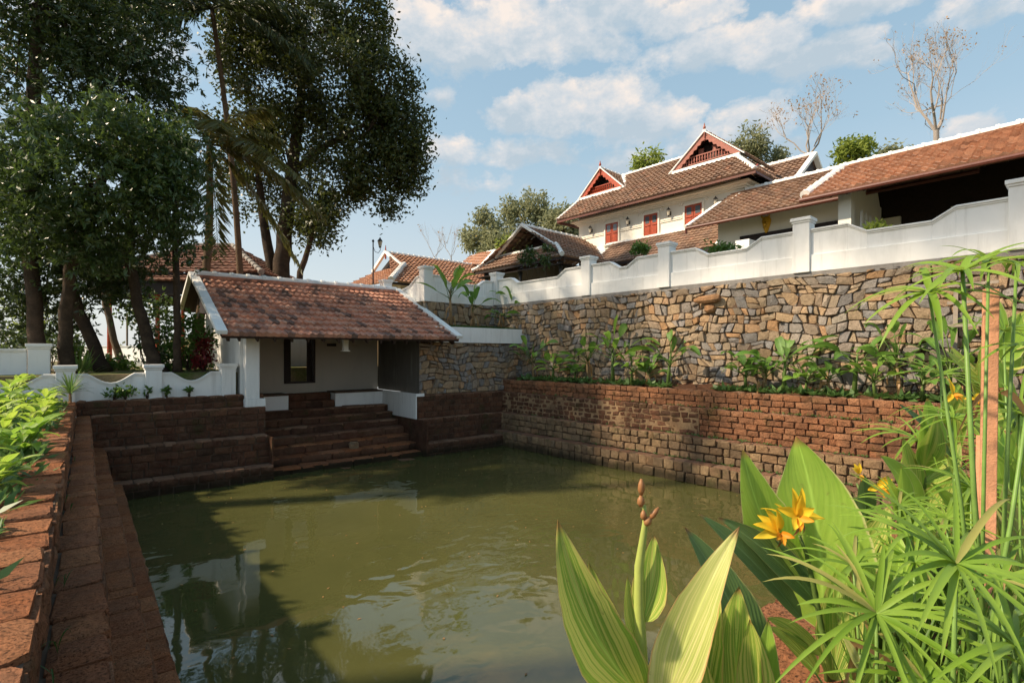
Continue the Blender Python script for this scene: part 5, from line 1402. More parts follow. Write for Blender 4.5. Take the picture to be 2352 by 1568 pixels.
# far belt of trees and scrub beyond the left garden
c = []
for i in range(900):
    a = rng.uniform(-1100, 1150); d = rng.uniform(75, 130)
    p = PD(a, 812, d); c.append((p.x, p.y, rng.uniform(-1.5, 1.0 + 1.2 * math.sin(a * .02))))
c = np.repeat(np.array(c), 14, 0); c += rng.normal(size=c.shape) * (1.1, 1.1, .7)
v, f = leaf_quads(c, unit(rng.normal(size=c.shape)), 1.1, .6, rng)
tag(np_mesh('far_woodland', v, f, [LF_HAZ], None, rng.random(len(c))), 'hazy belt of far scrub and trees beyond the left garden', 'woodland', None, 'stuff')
mb = MB(); a, b = PD(120, 770, 44), PD(350, 770, 40)
wavy_panel(mb, [(0, .55), (1, .55)], (a.x, a.y), (b.x, b.y), .3, -.7)
tag(mb.build('boundary_wall', WHITE), 'long low white wall far off between the left tree trunks', 'wall')
for i, px in enumerate((205, 250, 292)):
    q = PD(px, 750, 42); mb = MB(); mb.tube([(q.x, q.y, -.7), (q.x, q.y, 3.2)], .07, 6)
    tag(mb.build('utility_pole', BARK_P), ('thin pole far off, left of the pale leaning trunk', 'thin pole far off, right behind the pale leaning trunk', 'thin pole far off, just left of the slanting trunk')[i], 'pole')

# ================================================================ PLANTS ON THE BANKS
LF_BAN = m_blade('banana_leaf', (.13, .26, .042), (.085, .19, .034), (.21, .31, .055), 0.2, (.14, .22, .05), .35, 30, 1.0)
LF_BAN2 = m_blade('pale_banana_leaf', (.17, .31, .04), (.12, .24, .035), (.27, .36, .07), 0.25, (.22, .30, .06), .38, 30, 1.0)
STEMG = m_plain('green_stem', (.10, .16, .035), .5, .25, 12, .1)
STEMB = m_plain('dry_sheath', (.24, .16, .08), .85, .35, 12, .4)
def banana(name, label, base, h, n, L, Wd, seed, mat, cat='plant', lean=(0, 0), group=None, stem=True, up=(.35, 1.3), dead=1, petiole=.25):
    rnd_ = random.getstate(); random.seed(seed)
    base = Vector(base); t = thing(name, label, cat, tuple(base), 0, group)
    top = base + Vector((lean[0], lean[1], h * .45))
    if stem:
        mb = MB(); mb.tube([base, base.lerp(top, .5) + Vector((.02, .02, 0)), top], [.045 * h ** .5, .035 * h ** .5, .02], 8); mb.build('stem', STEMB if dead else STEMG, t, smooth=True)
    mb = MB(); sm = MB()
    for i in range(n):
        a = i * 2.4 + random.uniform(-.4, .4); e = random.uniform(*up) * (1 if i < n * .6 else .6)
        d = Vector((math.cos(a) * math.cos(e), math.sin(a) * math.cos(e), math.sin(e)))
        s0 = base.lerp(top, random.uniform(.55, 1.0)) if stem else base + Vector((random.uniform(-.15, .15), random.uniform(-.15, .15), 0))
        pl = h * petiole * random.uniform(.7, 1.5); ln = L * random.uniform(.7, 1.15)
        s1 = s0 + d * pl; dd = Vector((d.x, d.y, d.z * .7))
        tip = s1 + dd * ln + Vector((0, 0, -ln * random.uniform(.05, .5)))
        ctrl = s1 + d * ln * .55 + Vector((0, 0, ln * .08))
        sm.tube([s0, s0.lerp(s1, .6) + Vector((0, 0, .02)), s1], [.018, .014, .010], 5)
        fac = Vector((-d.x * d.z, -d.y * d.z, math.cos(e))) + Vector((random.uniform(-.5, .5), random.uniform(-.5, .5), random.uniform(-.2, .3)))
        blade(mb, s1, ctrl, tip, Wd * random.uniform(.8, 1.15), fac, .18, 4, 9, 0, random.uniform(-.4, .4), .03)
    sm.build('leaf_stalks', STEMG, t, smooth=True); mb.build('foliage', mat, t, smooth=True)
    if dead:
        dm = MB()
        for i in range(dead * 3):
            a = random.uniform(0, 6.28); s0 = base.lerp(top, random.uniform(.3, .9)); tip = s0 + Vector((math.cos(a) * .22, math.sin(a) * .22, -h * random.uniform(.12, .3)))
            blade(dm, s0, s0 + Vector((math.cos(a) * .25, math.sin(a) * .25, .05)), tip, .08, (math.cos(a), math.sin(a), .5), .5, 2, 6, 0, 1.2, .2)
        dm.build('dry_leaves', DEADL, t)
    random.setstate(rnd_); return t
# banana plants on the planter lawn
for i, (px, h, n, lab) in enumerate(((1036, 3.7, 9, 'tallest banana plant on the planter lawn, nearest the pavilion verge'), (1088, 2.5, 6, 'slender banana plant with drooping leaves, second from the pavilion'), (1146, 1.7, 5, 'short withered banana plant below the parapet corner post'), (1184, 3.0, 8, 'banana plant at the right end of the planter lawn'))):
    q = PY(px, 738, 19.5); banana('banana_plant', lab, (q.x, 19.5, 1.14), h, n + 2, h * .42, .30, 100 + i, LF_BAN2 if i in (0, 3) else LF_BAN, 'plant', (random.uniform(-.1, .1), 0), 'banana plants on the planter lawn', up=(.75, 1.45) if i != 2 else (-.2, .8), dead=1, petiole=.16)
gbd = 'leafy plants in the bed along the rubble wall'
bedp = [(1226, 16.2, 1.9, 8, 'dark dense heliconia clump in the corner beneath the planter band', 0), (1268, 16.0, 1.5, 8, 'heliconia with one pale twisted leaf, beside the corner clump', 1), (1318, 16.2, 1.1, 7, 'low heliconia in the gap before the tall green clump', 0), (1352, 16.3, 1.9, 6, 'slim heliconia with upright spear leaves against the lit stones', 0), (1408, 16.2, 2.3, 9, 'tallest bright green banana in the left half of the bed', 1), (1450, 16.1, 1.5, 7, 'banana with yellow tinged leaf right of the tallest one', 1), (1492, 16.3, 1.3, 6, 'thin stalked heliconia with bare stems in the left half', 0), (1534, 16.2, 2.0, 5, 'sparse heliconia with two upright leaves near the spout stone', 0),
        (1712, 16.2, 1.7, 6, 'dry grassy heliconia at the start of the right half of the bed', 0), (1752, 16.1, 1.5, 8, 'bushy heliconia beside the dry one', 0), (1800, 16.3, 2.0, 7, 'heliconia with one straight upright leaf against the rubble', 0), (1850, 16.2, 1.2, 6, 'taro like plant with round leaf low in the bed', 1), (1906, 16.2, 1.5, 6, 'heliconia with hanging split leaf in the right half', 0), (1962, 16.3, 2.0, 6, 'tall heliconia with arching leaf reaching right', 0), (2012, 16.1, 1.3, 7, 'banana with broad flat pale leaf near the right end', 1), (2070, 16.2, 1.8, 8, 'heliconia with dark hanging leaves near the right end', 0), (2118, 16.1, 1.2, 7, 'low leafy plant just left of the tall sedges', 0), (2180, 16.2, 1.8, 8, 'dark heliconia behind the timber ladder', 0), (2260, 16.2, 1.7, 7, 'heliconia half hidden by the timber stake', 1)]
for i, (px, X_, h, n, lab, pale) in enumerate(bedp):
    h *= 1.28 if h > 1.75 else .95
    q = HX(px, 870, X_); banana('heliconia', lab, H(X_, q.y, -1.15), h, n + 4, h * .40, .29, 200 + i, LF_BAN2 if pale else LF_BAN, 'plant', (random.uniform(-.1, .05), random.uniform(-.1, .1)), gbd, up=(.1, 1.4), dead=1 if i % 3 == 0 else 0, petiole=.24)
# low ground cover along the bed
c = []
for i in range(260):
    y = rng.uniform(2, 17.3)
    if 8.1 < y < 9.6: continue
    p = H(rng.uniform(15.85, 16.5), y, -1.15); c.append(tuple(p))
c = np.repeat(np.array(c), 7, 0); ax = unit(rng.normal(size=c.shape) * (1, 1, .3) + np.array((0, 0, .55)))
v, f = leaf_quads(c, ax, .28, .12, rng, np.array((0, 0, 1.)))
LOWG = m_leaf('low_leaf', (.08, .16, .05), (.13, .23, .06), .3)
tag(np_mesh('ground_cover', v, f, [LOWG], None, rng.random(len(c))), 'low green leaves covering the soil along the planting bed', 'ground cover', None, 'stuff')
# weeds on the ledges
c = []
for i in range(420):
    y = rng.uniform(-1, 9.5) if rng.random() < .7 else rng.uniform(2, 16); c.append(tuple(H(rng.choice((15.68, 15.50, 15.24)) + rng.normal() * .03, y, 0)))
c = np.array(c); xx = c[:, 0] * CT + c[:, 1] * ST
c[:, 2] = np.where(xx > 15.58, -1.70, np.where(xx > 15.36, -2.6, -3.33))
c = np.repeat(c, 5, 0) + rng.normal(size=(len(c) * 5, 3)) * (.03, .03, .01)
v, f = leaf_quads(c, unit(rng.normal(size=c.shape) + np.array((0, 0, 1.))), .06, .035, rng)
tag(np_mesh('ledge_weeds', v, f, [LOWG], None, rng.random(len(c))), 'tiny green weeds growing on the ledges of the right bank wall', 'weeds', None, 'stuff')
# timber ladder against the rubble wall
q0 = HX(2193, 900, 16.55); q1 = HX(2196, 668, 16.75)
ld = thing('ladder', 'weathered timber ladder leaning on the rubble wall behind the sedges', 'ladder', tuple(H(16.55, q0.y, -1.2)))
dy = -.62; topz = q1.z
for o in (0, dy):
    mb = MB(); mb.beam(H(16.45, q0.y + o, -1.2), H(16.72, q0.y + o, topz), .09, .05, HU); mb.build('rail', GREYW, ld)
for py in (655, 695, 748, 805, 850):
    z = HX(2193, py, 16.6).z; x = 16.40 + .27 * (z + 1.2) / (topz + 1.2)
    mb = MB(); mb.beam(H(x, q0.y + .16, z), H(x, q0.y + dy - .16, z + .02), .03, .07); mb.build('rung', GREYW, ld)

# left bank plants -------------------------------------------------------
LF_GING = m_blade('variegated_ginger_leaf', (.28, .43, .05), (.17, .31, .04), (.60, .56, .13), .75, (.30, .36, .08), .45, 9, 2.5)
LF_GING2 = m_blade('ginger_leaf', (.24, .39, .05), (.15, .28, .035), (.42, .48, .10), .4, (.2, .28, .05), .42, 12, 2.0)
def ginger(label, base, h, ncane, seed, mat, L=.42, Wd=.10, group='variegated plants along the left bank', name='ginger_plant'):
    st0 = random.getstate(); random.seed(seed); base = Vector(base); t = thing(name, label, 'plant', tuple(base), 0, group)
    mb, sm = MB(), MB()
    for c in range(ncane):
        a = random.uniform(0, 6.28); b = base + Vector((math.cos(a), math.sin(a), 0)) * random.uniform(0, .18)
        d = Vector((math.cos(a) * .35, math.sin(a) * .35, 1)).normalized(); hh = h * random.uniform(.7, 1.1)
        sm.tube([b, b + d * hh * .5, b + d * hh + Vector((math.cos(a), math.sin(a), 0)) * .08], [.012, .010, .006], 5)
        k = random.randint(5, 7)
        for i in range(k):
            s = .3 + .7 * i / (k - 1); p = b + d * hh * s; aa = a + (1 if i % 2 else -1) * random.uniform(.7, 1.7)
            o = Vector((math.cos(aa), math.sin(aa), 0)); ln = L * random.uniform(.75, 1.15)
            tip = p + o * ln * .85 + Vector((0, 0, ln * random.uniform(-.1, .5))); ctrl = p + o * ln * .4 + Vector((0, 0, ln * .4))
            blade(mb, p, ctrl, tip, Wd * random.uniform(.85, 1.2), Vector((-o.x * .4, -o.y * .4, 1)), .25, 4, 8, 0, random.uniform(-.3, .3), .03)
    sm.build('canes', STEMG, t, smooth=True); mb.build('foliage', mat, t, smooth=True); random.setstate(st0)
gp = [(-.70, 6.9, .6, 'striped ginger plant with a leaf lying across the wall top'), (-1.1, 8.0, .65, 'tall pale green ginger plant at the left edge'), (-.68, 9.4, .7, 'striped ginger plant midway along the left wall'), (-1.05, 10.6, .9, 'broad ginger plant behind the midway one'), (-.66, 12.2, .75, 'ginger plant with bright backlit leaves on the left bank'), (-1.1, 13.2, 1.1, 'tallest backlit ginger plant of the left bank'), (-.72, 14.8, .8, 'ginger plant next to the spiky plant'), (-1.3, 15.8, 1.0, 'ginger plant in front of the taller white wall'), (-.75, 16.8, .7, 'small ginger plant at the far end of the left wall'), (-1.6, 11.8, 1.2, 'ginger plant half cut by the left edge of the view'), (-1.35, 14.0, 1.2, 'bushy ginger plant behind the tallest one')]
for i, (x, y, h, lab) in enumerate(gp):
    ginger(lab, (x - .12, y, -1.38), h * (.70 if x > -.9 else .78), 5 if i > 2 else 4, 300 + i, LF_GING if i % 3 != 2 else LF_GING2, .40 + .1 * (i % 2), .11 + .03 * (i % 3))
def spiky(name, label, base, n, L, w, seed, mat, h=.0):
    st0 = random.getstate(); random.seed(seed); base = Vector(base); t = thing(name, label, 'plant', tuple(base))
    mb = MB()
    if h: sm = MB(); sm.tube([base, base + UZ * h], [.04, .03], 7); sm.build('stem', STEMB, t)
    b = base + UZ * h
    for i in range(n):
        a = random.uniform(0, 6.28); e = random.uniform(.15, 1.35); d = Vector((math.cos(a) * math.cos(e), math.sin(a) * math.cos(e), math.sin(e))); ln = L * random.uniform(.7, 1.1)
        strap(mb, b, b + d * ln * .6, b + d * ln + Vector((0, 0, -ln * .35 * math.cos(e))), w, Vector((-d.x, -d.y, 1)), 0, 7)
    mb.build('foliage', mat, t, smooth=True); random.setstate(st0)
LF_SPK = m_blade('striped_strap_leaf', (.10, .19, .04), (.06, .12, .03), (.36, .38, .16), .6, (.34, .36, .14), .35, 2, 0.2)
LF_RED = m_leaf('red_leaf', (.16, .015, .02), (.28, .03, .03), .3, (.4, .05, .04))
LF_SHR = m_leaf('shrub_leaf', (.05, .12, .015), (.11, .20, .03), .35, (.2, .32, .05), .45, .4)
q = PZ(182, 905, -1.36); spiky('spider_plant', 'large spiky striped plant at the end of the left wall', (q.x, q.y - .3, -1.38), 95, 1.55, .065, 341, LF_SPK, .3)
q = PD(165, 850, 15.2); spiky('spider_plant', 'smaller spiky plant behind the large one', (-.3, 18.6, -1.38), 40, .8, .04, 342, LF_SPK, .3)
def bush(name, label, c, r, k, leafm, L, Wd, seed, per=24, stem=None):
    rg = np.random.default_rng(seed); base = (c[0], c[1], stem if stem is not None else c[2] - r[2]); t = thing(name, label, 'shrub', base)
    crown('foliage', [(tuple(c), r, k)], per, L, Wd, r[0] * .22, [leafm], t, rg, .1)
    mb = MB(); limbs(mb, base, [tuple(Vector(c) + Vector(rg.normal(size=3)) * r[0] * .4) for _ in range(5)], .025, rg); mb.build('stems', BARK, t)
for i, (px, py, d, rx, rz, m, lab) in enumerate(((432, 768, 18.6, .8, .75, LF_SHR, 'bright yellow green shrub between the dark trunk and the pavilion'), (365, 800, 18.8, .7, .8, LF_FRONT, 'dark rounded shrub behind the curvy wall'), (440, 850, 18.9, .75, .6, LF_SHR, 'leafy green shrub close to the pavilion side wall'), (466, 812, 18.4, .28, .6, LF_RED, 'dark red cordyline beside the pavilion side wall'), (340, 720, 20, .9, .7, LF_FRONT, 'shrub in front of the gazebo plinth'), (250, 838, 19.5, .7, .3, LF_SHR, 'low shrub behind the scooped wall'), (120, 780, 22, 1.0, .8, LF_FRONT, 'dark undergrowth between the two left trunks'), (30, 730, 24, 1.3, 1.2, LF_FARY, 'sunlit yellow shrub at the far left edge'), (180, 805, 23, .6, .5, LF_SHR, 'low green shrub by the leaning trunk foot'))):
    c = PD(px, py, d); bush('garden_shrub', lab, c, (rx, rx, rz), int(30 * rx + 8), m, .2, .09, 360 + i, 24, -.7)
for i, (px, lab) in enumerate(((262, 'small bushy plant at the foot of the curvy wall, left'), (288, 'leafy seedling beside the small bushy plant'), (338, 'lone sprout below the middle post of the curvy wall'), (384, 'sprig right of the middle post of the curvy wall'), (435, 'tiny sprig near the pavilion column'))):
    q = PY(px, 900, 19.18); bush('small_plant', lab, (q.x, 19.2, -1.1 if i < 2 else -1.16), (.26, .12, .13) if i < 2 else (.09, .08, .11), 7 if i < 2 else 4, LF_SHR, .13, .07, 380 + i, 12, -1.36)
for i, (px, py, d, rx, rz, m, lab) in enumerate(((1212, 590, 27, .45, .35, LF_FRONT, 'flowering shrub behind the parapet beneath the porch pavilion'), (1256, 588, 27, .35, .55, LF_FRONT, 'slim shrub with red flowers beside the porch post'), (1470, 572, 22, .35, .12, LF_SHR, 'low greenery showing in the dip of the parapet right of the porch'), (1660, 575, 19, .5, .15, LF_SHR, 'green hedge plants in the parapet dip beside the white pier'), (2010, 528, 16.5, .32, .12, LF_FARY, 'yellow green croton behind the parapet by the verandah column'))):
    c = PD(px, py, d); bush('terrace_shrub', lab, c, (rx, rx, rz), int(26 * rx + 6), m, .2, .09, 420 + i, 22, 2.36)
    if 'red' in lab:
        rr2 = np.random.default_rng(3); k = np.array(c) + rr2.normal(size=(10, 3)) * .25; v, f = leaf_quads(k, unit(rr2.normal(size=(10, 3))), .16, .14, rr2); tag(np_mesh('red_flowers', v, f, [LF_RED], None, rr2.random(10)), 'red blossoms on the slim shrub by the porch', 'flowers', None, 'stuff')
rg = np.random.default_rng(9)
c = np.stack([rg.uniform(-1.9, -.45, 700), rg.uniform(3.5, 18.8, 700), np.full(700, -1.36)], 1); c = np.repeat(c, 6, 0) + rg.normal(size=(4200, 3)) * (.06, .06, .02)
v, f = leaf_quads(c, unit(rg.normal(size=c.shape) * (1, 1, .6) + np.array((0, 0, .7))), .20, .06, rg)
tag(np_mesh('undergrowth', v, f, [LOWG], None, rg.random(len(c))), 'tangle of low green leaves below the left bank plants', 'undergrowth', None, 'stuff')
mb = MB()
for i in range(46):
    y = random.choice((7.6, 8.1, 4.2, 3.6, 5.2, 11, 9)) + random.uniform(-.2, .2); x = random.choice((-.12, -.17, .16)); z = -1.74 if x < .12 else -2.64; a = random.uniform(0, 6.28); b = Vector((x, y, z)); d = Vector((math.cos(a), math.sin(a), 0)) * random.uniform(.05, .16)
    strap(mb, b, b + d * .5 + UZ * random.uniform(.08, .16), b + d + UZ * random.uniform(.03, .1), .008, (0, 0, 1), 0, 5)
tag(mb.build('ledge_grass', GR), 'thin grass tufts sprouting from the left wall ledges', 'grass', None, 'stuff')

# ================================================================ FOREGROUND PLANTS (near bank)
CAN_V = m_blade('striped_canna_leaf', (.24, .37, .05), (.15, .27, .04), (.62, .57, .16), .8, (.52, .36, .14), .36, 7, 3.2)
CAN_C = m_blade('cream_canna_leaf', (.46, .48, .14), (.36, .42, .10), (.68, .62, .28), .7, (.55, .30, .12), .36, 7, 3.2)
CAN_G = m_blade('green_canna_leaf', (.30, .47, .06), (.24, .40, .055), (.38, .54, .09), .35, (.62, .60, .26), .38, 11, 1.3, .07)
CAN_D = m_blade('dark_canna_leaf', (.12, .20, .065), (.085, .155, .05), (.19, .27, .08), .3, (.38, .36, .14), .22, 12, 1.2)
SEDGE = m_leaf('sedge_leaf', (.18, .32, .03), (.29, .44, .065), .40, (.42, .56, .09), .42, .4, (.36, .34, .10))
SEDGE_S = m_plain('sedge_stem', (.15, .26, .055), .45, .2, 20, .05)
PETAL = m_leaf('yellow_petal', (.95, .60, .03), (.97, .70, .06), .4, (.97, .68, .06), .5, .2)
PETO = m_leaf('orange_petal', (.72, .28, .02), (.80, .36, .03), .3, (.85, .35, .02), .5, .2)
WILT = m_leaf('wilted_petal', (.30, .13, .05), (.40, .20, .08), .2)
TOCAM = -Vector((SA, CA, 0))
def leaf_px(t, mat, base, tip, wpx, bow=(0, 0), face=(0, 0, 0), fold=.25, twist=0.0, wav=.02, dt=0.0, prof=None):
    """leaf between two spots on the plant; bow bends the midrib, face turns the blade away from the viewer"""
    b, e = PD(*base), PD(*tip); d = (base[2] + tip[2]) / 2
    m = (b + e) / 2 + cv(bow[0] * d / F_PX, -bow[1] * d / F_PX, dt)
    mb = MB(); blade(mb, b, m * 1.0, e, wpx * d / F_PX, TOCAM + cv(face[0], face[1], face[2]) + Vector((0, 0, .25)), fold, 8, 18, 0, twist, wav, prof)
    return mb.build('leaf', mat, t, smooth=True)
def stem_px(t, pts, r, mat=STEMG, name='stem', n=8):
    mb = MB(); mb.tube([PD(*p) for p in pts], r, n); return mb.build(name, mat, t, smooth=True)
def petal(mb, c, d, L, w, up=(0, 0, 1), curl=.3):
    d = Vector(d).normalized(); blade(mb, c, Vector(c) + d * L * .5 + Vector(up) * L * curl * .3, Vector(c) + d * L - Vector(up) * L * curl * .35, w, Vector(up) + TOCAM * .4, .35, 4, 8, 0, random.uniform(-.5, .5), .06)
def flower(t, c, s, seed, dirs, wilt=2):
    st0 = random.getstate(); random.seed(seed); mb = MB()
    for dx, dz, dy, L in dirs: petal(mb, c, cv(dx, dz, dy), s * L, s * .36, cv(0, .6, -.6))
    fl_ = mb.build('flower', PETAL, t, smooth=True)
    mo = MB()
    for i in range(3): petal(mo, Vector(c) + cv(0, -.006, -.006), cv(random.uniform(-.4, .6), random.uniform(-.9, .1), -.5), s * .55, s * .24, cv(0, .4, -.8))
    mo.build('lower_petal', PETO, fl_, smooth=True)
    if wilt:
        mw = MB()
        for i in range(wilt * 2): petal(mw, Vector(c) + cv(random.uniform(-.01, .01), -.015, 0), cv(random.uniform(-.5, .5), -1, random.uniform(-.4, .4)), s * random.uniform(.4, .6), s * .16, cv(.5, .1, -.6), .9)
        mw.build('wilted_petal', WILT, fl_, smooth=True)
    random.setstate(st0); return fl_
# front canna with seed pods
t = thing('canna', 'front canna with pale yellow striped leaves and brown seed pods, closest to the camera', 'plant', tuple(PD(1480, 1830, 1.62)))
z = 1.62
stem_px(t, [(1484, 1830, z), (1478, 1560, z), (1468, 1400, z), (1468, 1300, z), (1482, 1200, z), (1480, 1160, z)], [.018, .017, .0165, .0145, .009, .005], m_plain('pale_stem', (.36, .42, .10), .5, .2, 14, .1))
leaf_px(t, CAN_V, (1478, 1600, z), (1281, 1193, z - .10), 150, (-46, 62), (-.12, .1, 0), .35, -.25, .035, -.05)
leaf_px(t, CAN_C, (1520, 1660, z - .05), (1699, 1208, z - .02), 120, (-60, 10), (-.35, .1, 0), .42, .35, .035, -.04)
leaf_px(t, CAN_V, (1478, 1425, z), (1502, 1228, z + .03), 84, (16, 6), (-.5, 0, 0), .4, .1, .02, 0)
leaf_px(t, CAN_V, (1474, 1500, z + .02), (1441, 1322, z + .05), 46, (-14, 4), (.2, 0, 0), .35)
leaf_px(t, CAN_V, (1565, 1690, z + .12), (1650, 1300, z + .15), 150, (-18, 10), (-.65, 0, 0), .25, .15)
leaf_px(t, CAN_V, (1690, 1690, z + .06), (1697, 1346, z + .08), 135, (-6, 0), (-.5, 0, 0), .22, .2)
leaf_px(t, CAN_V, (1500, 1640, z + .12), (1545, 1390, z + .18), 110, (10, 0), (.3, 0, 0), .3)
leaf_px(t, CAN_V, (1445, 1680, z + .08), (1390, 1420, z + .12), 100, (-6, 0), (.3, 0, 0), .3)
leaf_px(t, CAN_V, (1482, 1590, z + .03), (1352, 1290, z - .02), 92, (-16, 34), (-.5, .1, 0), .35, -.2, .03)
leaf_px(t, CAN_V, (1545, 1640, z + .07), (1618, 1352, z + .08), 100, (-20, 8), (-.5, 0, 0), .3, .2, .03)
leaf_px(t, CAN_V, (1740, 1680, z + .02), (1722, 1420, z + .03), 90, (8, 0), (-.4, 0, 0), .3, .1, .03)
leaf_px(t, CAN_V, (1590, 1720, z + .02), (1600, 1480, z + .04), 120, (0, 0), (.2, 0, 0), .25)
leaf_px(t, CAN_V, (1440, 1700, z - .02), (1405, 1500, z), 90, (-4, 0), (.3, 0, 0), .3)
leaf_px(t, CAN_G, (1730, 1700, z + .10), (1765, 1420, z + .14), 80, (10, 0), (-.2, 0, 0), .3)
leaf_px(t, CAN_D, (1770, 1660, z + .16), (1570, 1208, z + .22), 128, (42, -40), (.5, .2, 0), .3, .2, .02)
mb = MB()
for (px, py, dx, dy_, r, L) in ((1473, 1118, 0, 1, .011, .05), (1472, 1150, 0, 1, .012, .035), (1478, 1182, 0, 1, .010, .03), (1488, 1196, .4, .9, .013, .03), (1503, 1178, .6, .8, .0095, .045)):
    c = PD(px, py, z - .01); d = cv(dx, dy_).normalized()
    mb.tube([c - d * L * .5, c - d * L * .2, c + d * L * .15, c + d * L * .5], [r * .4, r, r * .9, r * .3], 8)
mb.build('seed_pods', WILT, t, smooth=True)
# flowering canna
z = 2.15
t = thing('canna', 'canna with a large upright green leaf and a cluster of yellow orange flowers', 'plant', tuple(PD(1900, 1600, z)))
stem_px(t, [(1905, 1600, z), (1892, 1470, z), (1868, 1340, z), (1852, 1270, z - .02), (1836, 1230, z - .04)], [.014, .013, .011, .008, .006])
leaf_px(t, CAN_G, (1890, 1440, z + .08), (1829, 1002, z + .12), 225, (34, -20), (-.5, .1, 0), .16, .12, .03)
leaf_px(t, CAN_G, (1822, 1300, z + .10), (1706, 1032, z + .06), 130, (-26, 44), (-.2, 0, 0), .3, -.3, .02)
leaf_px(t, CAN_V, (1915, 1560, z - .04), (1930, 1290, z + .06), 110, (12, 0), (-.2, 0, 0), .3, .2)
leaf_px(t, CAN_V, (1885, 1500, z - .02), (1760, 1418, z - .1), 46, (-10, -24), (0, .6, 0), .3, .1)
leaf_px(t, CAN_V, (1880, 1545, z - .03), (1764, 1438, z - .12), 52, (0, -26), (0, .6, 0), .3, .1)
leaf_px(t, CAN_D, (1880, 1390, z + .02), (1650, 1188, z), 84, (14, -26), (.3, .5, 0), .35, .1)
leaf_px(t, CAN_D, (1840, 1420, z), (1603, 1178, z - .03), 66, (14, -22), (.3, .4, 0), .35, .1)
leaf_px(t, CAN_V, (1850, 1330, z + .04), (1752, 1210, z + .02), 60, (-4, -14), (.2, .4, 0), .4)
c = PD(1832, 1185, z - .06)
flower(t, c, .12, 11, [(-.15, 1, 0, 1.0), (.25, 1, .1, 1.0), (.0, .9, -.3, .85), (.95, -.02, -.1, .9), (-.75, .35, -.1, .8), (.4, .5, -.5, .7), (-.4, -.4, -.5, .6)])
c = PD(1790, 1220, z - .05)
flower(t, c, .115, 12, [(-.5, .9, 0, .95), (-.2, 1, -.2, .9), (-1, .35, -.1, 1.0), (-.95, -.12, -.2, 1.0), (-.7, .6, .2, .9)], 1)
mb = MB(); petal(mb, PD(1795, 1180, z - .05), cv(-.95, .35, 0), .09, .016); petal(mb, PD(1800, 1175, z - .05), cv(-.5, .55, .1), .05, .02); mb.build('bud', PETAL, t, smooth=True)
# second flowering canna behind
z = 2.6
t = thing('canna', 'canna behind with a small yellow trumpet flower and a short dark leaf', 'plant', tuple(PD(2000, 1500, z)))
stem_px(t, [(2005, 1500, z), (1995, 1300, z), (1990, 1160, z), (1968, 1110, z)], [.014, .012, .009, .005])
leaf_px(t, CAN_D, (1990, 1185, z), (1983, 1086, z - .03), 54, (-4, 0), (.1, 0, 0), .3)
leaf_px(t, CAN_V, (1965, 1330, z), (2046, 1160, z - .04), 92, (-18, 16), (-.2, .2, 0), .4, .3, .04)
leaf_px(t, CAN_D, (2010, 1330, z + .1), (1905, 1105, z + .1), 90, (20, -20), (.3, .1, 0), .3)
leaf_px(t, CAN_V, (2010, 1420, z), (1960, 1240, z + .1), 70, (-8, 0), (.2, .2, 0), .3)
flower(t, PD(2015, 1118, z - .03), .095, 14, [(.9, .55, -.1, .9), (.75, .75, .1, .8), (.95, .1, -.2, 1.0), (.85, -.35, -.2, 1.0), (-.9, -.25, 0, .5)], 0)
flower(t, PD(1972, 1088, z - .02), .06, 15, [(-.35, .9, 0, 1.0), (.1, 1, 0, 1.0), (-.7, .7, -.1, .8), (.3, .95, .1, .9)], 1)
# striped cannas further right
def canna_at(label, px, py, d, n, s, seed, mats, spreadpx=90):
    st0 = random.getstate(); random.seed(seed)
    foot = PD(px, py, d); foot.z = max(foot.z, -1.5); t = thing('canna', label, 'plant', tuple(foot), 0, 'cannas of the near bank')
    stem_px(t, [(px, py, d), (px + 4, py - 110 * s, d), (px - 4, py - 230 * s, d)], [.012, .010, .006])
    for i in range(n):
        a = random.uniform(-1.25, 1.25); k = random.uniform(.6, 1.0); y0 = py - random.uniform(20, 190) * s
        tip = (px + math.sin(a) * 150 * s * k, y0 - (70 + math.cos(a) * 130 * k) * s, d + random.uniform(-.15, .15))
        leaf_px(t, random.choice(mats), (px, y0, d), tip, random.uniform(60, 95) * s, (math.sin(a) * 10, random.uniform(-10, 20)), (-a * .4, random.uniform(0, .5), 0), .25, random.uniform(-.3, .3))
    random.setstate(st0); return t
c3 = canna_at('striped canna with rounded leaves left of the timber stake', 2120, 1190, 3.2, 5, .75, 51, (CAN_V, CAN_V, CAN_G))
leaf_px(c3, CAN_V, (2112, 1140, 3.2), (2074, 1004, 3.15), 70, (-8, 6), (.2, 0, 0), .2)
leaf_px(c3, CAN_G, (2150, 1050, 3.3), (2130, 915, 3.25), 84, (-14, 0), (.2, 0, 0), .25)
leaf_px(c3, CAN_D, (2185, 1050, 3.2), (2062, 926, 3.1), 34, (4, -14), (.3, .4, 0), .3)
leaf_px(c3, CAN_G, (2120, 1190, 3.0), (2022, 1046, 2.9), 84, (10, -22), (.3, .2, 0), .2)
flower(c3, PD(2188, 905, 3.4), .10, 16, [(-.2, 1, 0, 1.1), (.3, -.2, 0, .9), (1, -.3, 0, .9), (-.5, -.6, 0, .7)], 0)
flower(c3, PD(2238, 915, 3.4), .08, 17, [(1, .1, 0, 1.0), (-1, .0, 0, .9), (.2, .6, -.3, .6)], 0)
c4 = canna_at('canna with big cream striped leaf at the right edge behind the stake', 2320, 1420, 2.4, 4, .9, 52, (CAN_V, CAN_C))
leaf_px(c4, CAN_V, (2370, 1400, 2.4), (2268, 1130, 2.35), 130, (14, -24), (.3, 0, 0), .2)
leaf_px(c4, CAN_C, (2300, 1440, 2.3), (2288, 1250, 2.3), 90, (0, 0), (.1, 0, 0), .25)
